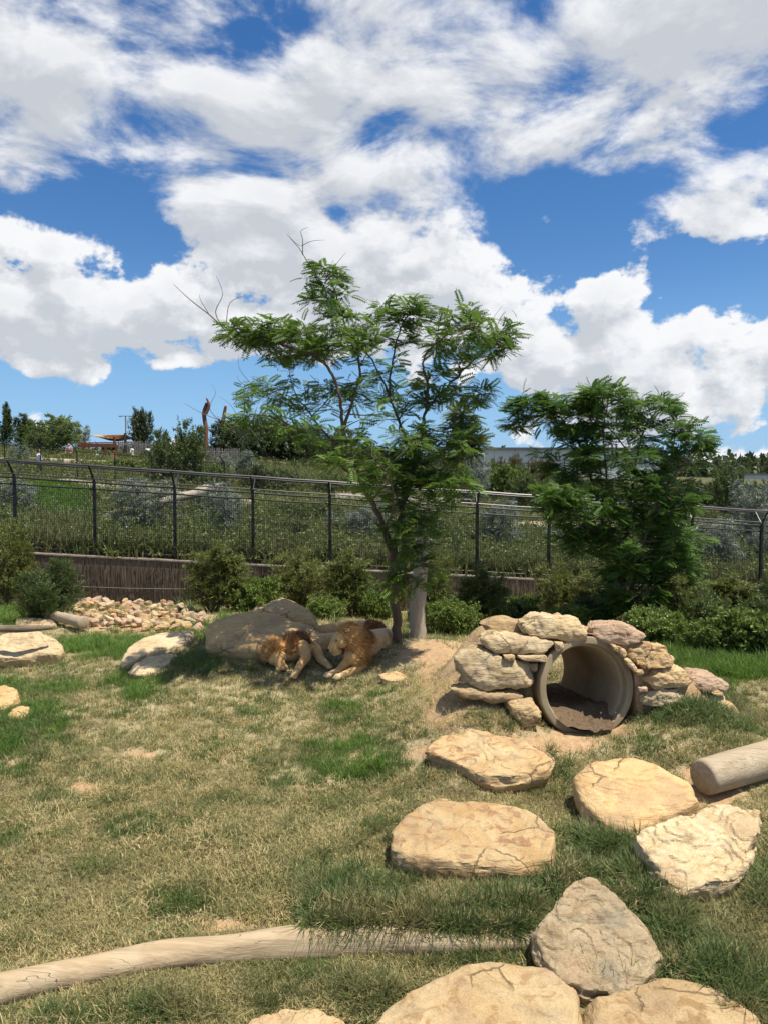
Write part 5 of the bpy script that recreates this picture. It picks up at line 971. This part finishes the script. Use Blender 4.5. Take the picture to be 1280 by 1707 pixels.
for i in range(n + 1):
    for j in range(n + 1):
        u_, v_ = i / n, j / n; p = (A_ * (1 - u_) + B_ * u_) * (1 - v_) + (D_ * (1 - u_) + C_ * u_) * v_; p.z -= .35 * math.sin(math.pi * v_) * math.sin(math.pi * u_); vs.append(tuple(p))
for i in range(n):
    for j in range(n): a = i * (n + 1) + j; fs.append((a, a + 1, a + n + 2, a + n + 1))
o = link('cloth', npmesh('cloth', vs, fs), M_sail, sl, True); md = o.modifiers.new('thickness', 'SOLIDIFY'); md.thickness = .02
for px, Yv, tp in ((211, 62, 722), (143, 66, 722), (193, 61, 728)): g_ = gp(px, Yv); m_ = MB(); m_.tube([g_, (g_.x, Yv, zat(tp, Yv))], .12, 8); m_.build('post', M_dk, sl)
lp = empty('light_pole', gp(212, 110), 'thin street light pole with a short double arm on the skyline above the sail', 'light pole'); g_ = gp(212, 110); zt = zat(694, 110); m_ = MB(); m_.tube([g_, (g_.x, 110, zt)], .10, 8); m_.build('pole', M_pal, lp)
m_ = MB(); m_.tube([(g_.x - .7, 110, zt + .05), (g_.x + .7, 110, zt + .05)], .05, 6); m_.box((g_.x - .75, 110, zt), (.5, .25, .12)); m_.box((g_.x + .75, 110, zt), (.5, .25, .12)); m_.build('lamp_head', M_pal, lp)
# second fence on the slope
f2 = empty('security_fence', gp(130, 40), 'thin dark outer fence on the slope behind the main fence at the left', 'fence'); pr = None
for px, Yv in ((10, 41), (70, 40.5), (130, 40), (193, 40), (255, 40), (315, 40), (375, 40)):
    g_ = gp(px, Yv); t_ = g_ + Vector((0, 0, 1.9)); m_ = MB(); m_.tube([g_, t_, t_ + Vector((-.2, -.2, .35))], .035, 6); m_.build('post', M_blk, f2)
    if pr is not None:
        for dz in (1.86, 1.1, .2): m_ = MB(); m_.tube([pr + Vector((0, 0, dz)), g_ + Vector((0, 0, dz))], .018, 5); m_.build('rail', M_blk, f2)
        m_ = MB(); L = (g_ - pr).length
        for q in range(int(L / .12)): p = pr.lerp(g_, q / (L / .12)); m_.tube([p + Vector((0, 0, .2)), p + Vector((0, 0, 1.85))], .004, 3, cap=False)
        m_.build('wire_mesh', M_wire, f2)['kind'] = 'stuff'
    pr = g_
# buildings
M_wallg = simple('grey concrete panel', (.50, .50, .48), (.58, .57, .55), .25, .9, .15, .02, .1, 'Object'); M_wallw = simple('pale wall panel', (.60, .60, .60), (.54, .55, .55), .3, .8, .1); M_rf = simple('dark roof edge', (.10, .10, .11), (.14, .14, .15), .5, .7, .1)
wh = empty('warehouse', gp(950, 100), 'long low grey concrete warehouse on the horizon behind the broad tree', 'building'); xa = (790 - 640) / F * 100; xb = (1105 - 640) / F * 100; zt = zat(749, 100); zb = G((xa + xb) / 2, 100) - 3; npan = 9
for i in range(npan): w = (xb - xa) / npan; m_ = MB(); m_.box((xa + w * (i + .5), 101.5 , (zt + zb) / 2), (w - .05, .3, zt - zb)); m_.build('wall_panel', M_wallg if i < 6 else M_wallw, wh)
m_ = MB(); m_.box(((xa + xb) / 2, 108, zt + .15), (xb - xa + .6, 14, .3)); m_.build('roof', M_rf, wh); m_ = MB(); m_.box((xa + .15, 108, (zt + zb) / 2), (.3, 12.6, zt - zb - .1)); m_.box((xb - .15, 108, (zt + zb) / 2), (.3, 12.6, zt - zb - .1)); m_.build('side_wall', M_wallg, wh)
m_ = MB(); m_.tube([wp(800, 772, 88), wp(1000, 772, 88)], .05, 5); 
for px in range(800, 1001, 20): m_.tube([wp(px, 790, 88), wp(px, 768, 88)], .05, 5)
tag(m_.build('handrail', M_blk, None), 'thin dark railing before the warehouse wall', 'railing')
gl = MB(); gl.tube([wp(789, 757, 90), wp(806, 757, 90), wp(806, 768, 90)], .12, 6); tag(gl.build('pipe_frame', M_wallw), 'white bent pipe frame at the left end of the warehouse', 'pipe frame')
for (pa, pb_, Yv, tp, lab) in ((1150, 1182, 120, 797, 'small pale building right of the broad tree on the horizon'), (1240, 1400, 110, 792, 'pale blue grey building at the right edge of the horizon')):
    xa = (pa - 640) / F * Yv; xb = (pb_ - 640) / F * Yv; zt = zat(tp, Yv); zb = G((xa + xb) / 2, Yv) - 2; h_ = empty('shed', ((xa + xb) / 2, Yv, zb), lab, 'building'); m_ = MB(); m_.box(((xa + xb) / 2, Yv + 4, (zt + zb) / 2), (xb - xa, 8, zt - zb)); m_.build('wall', M_wallw, h_); m_ = MB(); m_.box(((xa + xb) / 2, Yv + 4, zt + .12), (xb - xa + .5, 8.5, .22)); m_.build('roof', M_rf, h_)
    m_ = MB(); m_.box(((xa + xb) / 2, Yv - .03, zt - 1), ((xb - xa) * .5, .05, .7)); m_.build('window', M_rf, h_)

# ================================================================ animals and people
ico = bmesh.new(); bmesh.ops.create_icosphere(ico, subdivisions=3, radius=1); IV = np.array([tuple(v.co) for v in ico.verts]); IF = np.array([[v.index for v in f.verts] for f in ico.faces]); ico.free()
def body(name, prims, m, parent, voxel=.012, smooth_=6, colour=None):
    V = []; Fc = []; k = 0
    for pr in prims:
        if len(pr) == 2: p, r = pr; items = [(Vector(p), r)]
        else:
            p0, r0, p1, r1 = pr; p0 = Vector(p0); p1 = Vector(p1); L = (p1 - p0).length; n = max(2, int(L / (min(r0, r1) * .35)) + 1); items = [(p0.lerp(p1, i / n), r0 + (r1 - r0) * i / n) for i in range(n + 1)]
        for p, r in items: r = np.array(r if isinstance(r, (tuple, list)) else (r, r, r)); V.append(IV * r + np.array(p)); Fc.append(IF + k); k += len(IV)
    me = npmesh(name, np.concatenate(V), np.concatenate(Fc)); o = bpy.data.objects.new(name, me); COL.objects.link(o)
    md = o.modifiers.new('r', 'REMESH'); md.mode = 'VOXEL'; md.voxel_size = voxel; md.use_smooth_shade = True; s_ = o.modifiers.new('s', 'SMOOTH'); s_.factor = .6; s_.iterations = smooth_
    dg = bpy.context.evaluated_depsgraph_get(); dg.update(); nm = bpy.data.meshes.new_from_object(o.evaluated_get(dg)); bpy.data.objects.remove(o); nm.name = name
    co = np.empty(len(nm.vertices) * 3, np.float32); nm.vertices.foreach_get('co', co); co = co.reshape(-1, 3); vattr(nm, 'lv', colour(co) if colour else np.zeros(len(co)))
    nm.materials.clear(); return link(name, nm, m, parent, True)
def f_fur(N, p):
    v = geo_pos(N); a = attr(N, 'lv'); n1 = N.noise(N.v('MULTIPLY', v, (60, 60, 140)), 1, 3, .7); n2 = N.noise(v, 7, 3, .6)
    c = N.mix(N.ss(n2, .3, .7), (.62, .375, .155), (.50, .29, .11)); c = N.mix(N.ss(a, 0, 1, 0, 1, 'LINEAR'), c, (.74, .58, .38)); c = N.mix(N.ss(a, -1, 0, 1, 0, 'LINEAR'), c, (.10, .06, .035)); c = N.mix(.35, c, N.mix(n1, (.4, .4, .4), (1.2, 1.2, 1.2)), 'MULTIPLY')
    N.l.new(c, p.inputs['Base Color']); N.l.new(N.bump(n1, .5, .006), p.inputs['Normal']); p.inputs['Sheen Weight'].default_value = .3
M_fur = mat('tawny fur', f_fur, .8, .15)
def f_mane(N, p):
    a = attr(N, 'lv'); c = N.mix(N.ss(a, 0, .45), (.085, .04, .018), (.38, .17, .05)); c = N.mix(N.ss(a, .45, .95), c, (.74, .42, .15)); N.l.new(c, p.inputs['Base Color'])
M_mane = mat('mane hair', f_mane, .6, .3); M_nose = simple('dark nose skin', (.03, .015, .012), (.06, .03, .025), 20, .5, .1); M_eye = simple('amber eye', (.25, .12, .03), (.30, .16, .05), 10, .15, 0, spec=.6); M_claw = simple('dark claw', (.05, .035, .03), (.08, .06, .05), 20, .4, 0)
def mane(parent, emit, n, face_c, face_dir, face_cos, length, seed, back, colf, grav=1.0):
    r = np.random.default_rng(seed); vs = []; fs = []; lv = []; tot = sum(e[2] for e in emit); back = np.array(back, float)
    for (c, rad, w) in emit:
        c = np.array(c); k = int(n * w / tot)
        for _ in range(k):
            d = r.normal(size=3); d /= np.linalg.norm(d); p = c + d * rad * .92; f_ = p - np.array(face_c); fl = np.linalg.norm(f_); fcs = (f_ @ np.array(face_dir)) / (fl + 1e-6)
            if fcs > face_cos and fl < .46: continue
            if np.linalg.norm(p - np.array(face_c) - np.array(face_dir) * .17) < .19: continue
            if d[2] < -.75: continue
            L = length * r.uniform(.6, 1.25); aw = f_ / (fl + 1e-6) - np.array(face_dir) * .8; aw /= np.linalg.norm(aw) + 1e-6; t = d * .35 + back * .45 + aw * .75 + np.array([0, 0, -.3 * grav]) + r.normal(0, .22, 3); t /= np.linalg.norm(t); t2 = t + np.array([0, 0, -.75 * grav]) + r.normal(0, .2, 3) + back * .2; t2 /= np.linalg.norm(t2)
            side = np.cross(t, r.normal(size=3)); side /= np.linalg.norm(side) + 1e-6; wd = r.uniform(.0025, .0058); p1 = p + t * L * .5; p2 = p1 + t2 * L * .5; j = len(vs)
            vs += [p - side * wd, p + side * wd, p1 + side * wd * .8, p1 - side * wd * .8, p2]; fs += [(j, j + 1, j + 2), (j, j + 2, j + 3), (j + 3, j + 2, j + 4)]; cv = colf(p) + r.normal(0, .09); lv += [cv - .12, cv - .12, cv, cv, cv + .15]
    me = npmesh('mane', vs, fs); vattr(me, 'lv', np.clip(lv, 0, 1)); return link('mane', me, M_mane, parent)
def paw(p, d, r):
    d = Vector(d).normalized(); s = d.cross(Vector((0, 0, 1))).normalized(); L = [(tuple(p), r)]
    for k in (-1.5, -.5, .5, 1.5): q = Vector(p) + d * r * (.95 - abs(k) * .12) + s * k * r * .42 - Vector((0, 0, r * .25)); L.append((tuple(q), r * .42))
    return L
def onG(px, py, up=0): h = hit(px, py); h.z += up; return h
def w3(px, py, Yv): return tuple(wp(px, py, Yv))
# --- seated lion
g0 = onG(575, 1132); Y0 = g0.y; dY = Y0 - 11.6
def q(px, py, Yv): return w3(px, py, Yv + dY)
ln = empty('lion', onG(600, 1115), 'male lion resting upright with head raised, looking left, forepaws stretched out', 'lion')
nk = Vector(q(590, 1070, 11.97)); ch = Vector(q(592, 1092, 11.9)); pA = onG(563, 1134, .05); pB = onG(547, 1131, .05); sk = Vector(q(573, 1063, 11.86)); fd = Vector((-.80, -.42, -.42)).normalized(); sd = fd.cross(Vector((0, 0, 1))).normalized(); upv = sd.cross(fd).normalized()
HK = 1.3
def hd(f_, s_, u_): return sk + (fd * f_ + sd * s_ + upv * u_) * HK
muz = hd(.20, 0, -.045)
prims = [(q(642, 1066, 13.0), .21, q(628, 1068, 12.65), .21), (q(628, 1068, 12.65), .21, q(610, 1074, 12.25), .235), (q(610, 1074, 12.25), .235, q(598, 1082, 12.0), .21), (q(598, 1080, 12.05), .19, q(585, 1068, 11.95), .15), (q(598, 1084, 12.0), .19, q(588, 1094, 11.86), .15),
 (tuple(sk), (.155, .155, .14)), (tuple(hd(.06, .055, -.02)), 0.0975), (tuple(hd(.06, -.055, -.02)), 0.0975), (tuple(hd(.08, 0, .02)), 0.1014, tuple(muz), 0.0728), (tuple(hd(.185, .032, -.065)), 0.0676), (tuple(hd(.185, -.032, -.065)), 0.0676), (tuple(hd(.14, 0, -.12)), 0.0624, tuple(hd(.19, 0, -.12)), 0.0494),
 (tuple(hd(-.04, .10, .10)), 0.0520), (tuple(hd(-.04, -.10, .10)), 0.0520), (tuple(hd(.07, .05, .035)), 0.0364), (tuple(hd(.07, -.05, .035)), 0.0364),
 (q(606, 1092, 12.0), .11, q(604, 1112, 11.86), .075), (q(604, 1112, 11.86), .08, tuple(pA + Vector((.14, .10, .03))), .064), (tuple(pA + Vector((.14, .10, .03))), .064, tuple(pA), .052),
 (q(583, 1100, 11.85), .09, tuple(pB + Vector((.17, .17, .04))), .06), (tuple(pB + Vector((.17, .17, .04))), .058, tuple(pB), .05),
 (q(648, 1068, 12.9), .17, q(640, 1076, 12.6), .125), (q(641, 1082, 12.5), .06, q(650, 1090, 12.75), .05), (q(641, 1086, 12.45), .055), (q(655, 1072, 13.0), .12)]
fdir = Vector((-.75, -.6, 0)); prims += paw(pA, fdir, .064) + paw(pB, fdir, .062)
def colA(co):
    d = np.linalg.norm(co - np.array(tuple(hd(.17, 0, -.09))), axis=1); lv = np.clip(1.1 - d / .09, 0, .9); e = np.minimum(np.linalg.norm(co - np.array(tuple(pA)), axis=1), np.linalg.norm(co - np.array(tuple(pB)), axis=1)); lv = np.maximum(lv, np.clip(.8 - e / .25, 0, .4))
    for s_ in (-1, 1): ec = np.array(tuple(hd(-.01, s_ * .11, .10))); lv = np.where(np.linalg.norm(co - ec, axis=1) < .042, -.8, lv); ee = np.array(tuple(hd(.122, s_ * .062, .042))); lv = np.where(np.linalg.norm(co - ee, axis=1) < .024, -.9, lv)
    for c_, r_ in ((sk - fd * .10, .17), (nk, .21), (nk.lerp(ch, .5), .20), (ch, .17)): lv = np.where(np.linalg.norm(co - np.array(tuple(c_)), axis=1) < r_, np.where((co - np.array(tuple(sk))) @ np.array(tuple(fd)) > .02, lv, -.45), lv)  # shade under the mane painted into the body, so strand gaps look dark
    mo = np.array(tuple(hd(.19, 0, -.082))); dm = co - mo; lv = np.where((np.abs(dm @ np.array(upv)) < .009) & (np.linalg.norm(dm, axis=1) < .09), -.9, lv); return lv
body('body', prims, M_fur, ln, .011, 5, colA)
def blob(name, p, r, m, parent): b = MB(); b.add([Vector(p) + Vector(tuple(v * np.array(r))) for v in IV[:]], [tuple(f) for f in IF]); return b.build(name, m, parent, True)
blob('nose', hd(.258, 0, -.03), (.034, .034, .025), M_nose, ln)
for s_ in (-1, 1): blob('eye', hd(.125, s_ * .06, .045), (.015, .015, .012), M_eye, ln)
nk = Vector(q(590, 1070, 11.97)); ch = Vector(q(592, 1092, 11.9)); bk = -fd; bk.z = 0
mane(ln, [(tuple(sk - fd * .07), .185, 1.9), (tuple(nk), .21, 2.0), (tuple(nk.lerp(ch, .5)), .19, 1.4), (tuple(ch), .17, 1.0), (q(600, 1068, 12.1), .19, .8), (tuple(hd(.05, 0, -.16)), .09, .4)], 21000, tuple(sk + fd * .03), tuple(fd), .30, .155, 3, tuple(bk * .9 + Vector((.2, .1, .1))),
     lambda p: .80 - 2.0 * max((p - np.array(tuple(sk))) @ np.array(tuple(bk.normalized())) - .12, 0) - .9 * max(p[2] - sk.z - .12, 0) * 3 - .3 * max(sk.z - .25 - p[2], 0))
t = [q(652, 1074, 13.05), q(664, 1082, 13.0), q(660, 1090, 12.8), q(648, 1094, 12.6)]; b = MB(); b.tube(smooth_line([Vector(x) for x in t], 5), .022, 8); b.build('tail', M_fur, ln, True)
# --- sleeping lion
g1 = onG(491, 1131, .045); dY = g1.y - 11.62; l2 = empty('lion', onG(500, 1115), 'male lion asleep on its side with its head on the grass and eyes closed', 'lion')
def q(px, py, Yv): return w3(px, py, Yv + dY)
sk2 = Vector(q(461, 1092, 11.95)); f2d = Vector((.42, -.62, -.62)).normalized(); s2 = f2d.cross(Vector((-.35, .1, 1))).normalized(); u2 = s2.cross(f2d).normalized()
def h2(f_, s_, u_): return sk2 + (f2d * f_ + s2 * s_ + u2 * u_) * HK
pC = g1; pD = onG(549, 1116, .05)
prims = [(q(506, 1082, 12.45), .22, q(530, 1079, 12.75), .235), (q(530, 1079, 12.75), .235, q(560, 1073, 13.0), .21), (q(560, 1073, 13.0), .21, q(590, 1068, 13.2), .2), (q(506, 1084, 12.4), .2, q(480, 1088, 12.15), .15), (q(480, 1088, 12.15), .15, tuple(sk2), .11),
 (tuple(sk2), .15), (tuple(h2(.05, .055, 0)), 0.0910), (tuple(h2(.05, -.055, 0)), 0.0910), (tuple(h2(.06, 0, .01)), 0.1105, tuple(h2(.19, 0, -.03)), 0.0754), (tuple(h2(.19, .032, -.04)), 0.0676), (tuple(h2(.19, -.032, -.04)), 0.0676), (tuple(h2(.15, 0, -.09)), 0.0455), (tuple(h2(-.04, .10, .10)), 0.0520), (tuple(h2(-.04, -.10, .10)), 0.0520),
 (q(504, 1078, 12.2), .12, q(511, 1095, 12.0), .085), (q(511, 1095, 12.0), .085, q(499, 1112, 11.8), .062), (q(499, 1112, 11.8), .062, tuple(pC), .055), (q(527, 1082, 12.35), .10, q(535, 1099, 12.15), .075), (q(535, 1099, 12.15), .075, tuple(pD + Vector((-.05, .06, .03))), .055), (tuple(pD + Vector((-.05, .06, .03))), .055, tuple(pD), .05),
 (q(572, 1072, 12.9), .14, q(560, 1088, 12.6), .09)]
prims += paw(pC, Vector((-.3, -.9, -.1)), .06) + paw(pD, Vector((.8, -.5, 0)), .052)
def colB(co):
    d = np.linalg.norm(co - np.array(tuple(h2(.17, 0, -.07))), axis=1); lv = np.clip(1.0 - d / .08, 0, .9); dd = np.linalg.norm(co - np.array(q(530, 1092, 12.5)), axis=1); lv = np.maximum(lv, np.clip(.7 - dd / .3, 0, .5))
    for s_ in (-1, 1): 
        ee = co - np.array(tuple(h2(.105, s_ * .05, .025))); lv = np.where((np.abs(ee @ np.array(tuple(u2))) < .009) & (np.linalg.norm(ee, axis=1) < .04), -.9, lv); ec = np.array(tuple(h2(.0, s_ * .10, .10))); lv = np.where(np.linalg.norm(co - ec, axis=1) < .028, -.8, lv)
    mo = co - np.array(tuple(h2(.18, 0, -.07))); return np.where((np.abs(mo @ np.array(tuple(u2))) < .009) & (np.linalg.norm(mo, axis=1) < .09), -.9, lv)
body('body', prims, M_fur, l2, .011, 5, colB); blob('nose', h2(.25, 0, -.01), (.035, .031, .026), M_nose, l2)
bk2 = (Vector(q(480, 1078, 12.3)) - sk2).normalized()
mane(l2, [(tuple(sk2 - f2d * .07), .18, 1.8), (tuple(sk2.lerp(Vector(q(485, 1084, 12.2)), .5)), .17, 1.3), (q(485, 1080, 12.2), .18, 1.4), (q(500, 1074, 12.35), .18, .9), (q(476, 1098, 12.1), .12, .6)], 15000, tuple(sk2 + f2d * .03), tuple(f2d), .22, .13, 5, tuple(bk2 * .5 + Vector((-.25, 0, 0))), lambda p: .72 - 1.25 * max((p - np.array(tuple(sk2))) @ np.array(tuple(bk2)) - .02, 0), grav=.25)
# --- third lion, mostly hidden
l3 = empty('lion', onG(580, 1072), 'third lion lying behind the other two, mostly hidden, dark mane turned away by the trunk', 'lion'); Yb = Y0 + 1.95
def q(px, py, Yv): return w3(px, py, Yb + Yv)
prims = [(q(530, 1058, -.1), .17, q(560, 1056, 0), .21), (q(560, 1056, 0), .21, q(600, 1053, .05), .22), (q(600, 1053, .05), .22, q(622, 1052, 0), .19), (q(622, 1050, 0), .15, q(634, 1048, -.05), .12), (q(528, 1062, -.2), .15, q(540, 1074, -.4), .09), (q(620, 1060, -.1), .1, q(630, 1072, -.3), .07), (q(525, 1056, -.1), .1)]
body('body', prims, M_fur, l3, .014, 5); mane(l3, [(q(630, 1048, -.05), .14, 1), (q(620, 1048, 0), .17, 1)], 3600, q(634, 1045, .1), (.5, .85, 0), .4, .11, 8, (-.2, -.2, .1), lambda p: .36)
b = MB(); b.tube(smooth_line([Vector(q(524, 1056, -.15)), Vector(q(510, 1056, -.3)), Vector(q(498, 1053, -.3)), Vector(q(484, 1056, -.35))], 5), .024, 8); b.build('tail', M_fur, l3, True)
# --- people
def f_skin(c): return simple('cloth', c, tuple(x * .85 for x in c), 5, .85, .2)
def person(loc, h, top, leg, label, yaw=0, sit=False, hair=(.03, .02, .015)):
    root = empty('person', loc, label, 'person'); M_t = f_skin(top); M_l = f_skin(leg); M_s = simple('skin', (.42, .25, .17), (.38, .22, .15), 8, .6, .1); M_h = simple('hair', hair, tuple(x * 1.5 for x in hair), 12, .7, .2); s = h / 1.72; R_ = Matrix.Rotation(yaw, 3, 'Z'); P = lambda x, y, z: tuple(loc + R_ @ Vector((x * s, y * s, z * s)))
    lo = 0 if not sit else -.42
    legs = [(P(.10, 0, .92 + lo), .09 * s, P(.11, -.02 if not sit else -.4, .5 if not sit else .5), .07 * s), (P(.11, -.02 if not sit else -.4, .5), .065 * s, P(.11, 0 if not sit else -.42, .07), .045 * s), (P(-.10, 0, .92 + lo), .09 * s, P(-.11, .04 if not sit else -.4, .5), .07 * s), (P(-.11, .04 if not sit else -.4, .5), .065 * s, P(-.11, .06 if not sit else -.42, .07), .045 * s)]
    torso = [(P(0, 0, .95 + lo), (.15 * s, .11 * s, .12 * s)), (P(0, 0, 1.0 + lo), .125 * s, P(0, 0, 1.32 + lo), .15 * s), (P(.17, 0, 1.38 + lo), .06 * s, P(.24, -.05, 1.12 + lo), .05 * s), (P(-.17, 0, 1.38 + lo), .06 * s, P(-.24, -.05, 1.12 + lo), .05 * s), (P(-.16, 0, 1.38 + lo), .075 * s, P(.16, 0, 1.38 + lo), .075 * s)]
    sk_ = [(P(.24, -.05, 1.12 + lo), .042 * s, P(.16, -.25, .98 + lo), .033 * s), (P(-.24, -.05, 1.12 + lo), .042 * s, P(-.16, -.25, .98 + lo), .033 * s), (P(0, 0, 1.42 + lo), .055 * s, P(0, -.01, 1.53 + lo), .055 * s), (P(0, -.02, 1.60 + lo), (.078 * s, .092 * s, .11 * s)), (P(0, -.115, 1.585 + lo), .014 * s)]
    allb = legs + torso + sk_
    def c_(co): return np.zeros(len(co))
    body('body', sk_ + [(P(0, 0, 1.0 + lo), .11 * s, P(0, 0, 1.38 + lo), .11 * s)], M_s, root, .02, 3); body('shirt', torso, M_t, root, .02, 3); body('trousers', legs, M_l, root, .02, 3); body('hair', [(P(0, .02, 1.63 + lo), (.086 * s, .09 * s, .09 * s))], M_h, root, .02, 3)
a = wp(66, 783, 43); a.z = zat(798, 43); person(a, 1.72, (.78, .78, .78), (.05, .06, .08), 'person in a white shirt and dark trousers leaning at the rail, far left', 2.4)
for (px, Yv, top, leg, lab) in ((117, 54, (.35, .20, .20), (.06, .06, .08), 'person in a faded red top on the path left of the pergola'), (162, 59, (.6, .6, .62), (.1, .1, .12), 'seated person in pale clothes at the left side of the pergola'), (190, 59, (.5, .15, .1), (.08, .08, .1), 'seated person in a red top under the pergola roof'), (222, 59, (.65, .62, .55), (.12, .1, .1), 'person in cream before the paling screen'), (248, 59, (.7, .7, .7), (.1, .1, .15), 'person in white near the right end of the paling screen')):
    g_ = gp(px, Yv); g_.z = max(g_.z, zat(782, Yv)); g_.z = zat(778, Yv); person(g_, 1.7, top, leg, lab, px * .7, sit=px in (162, 190))
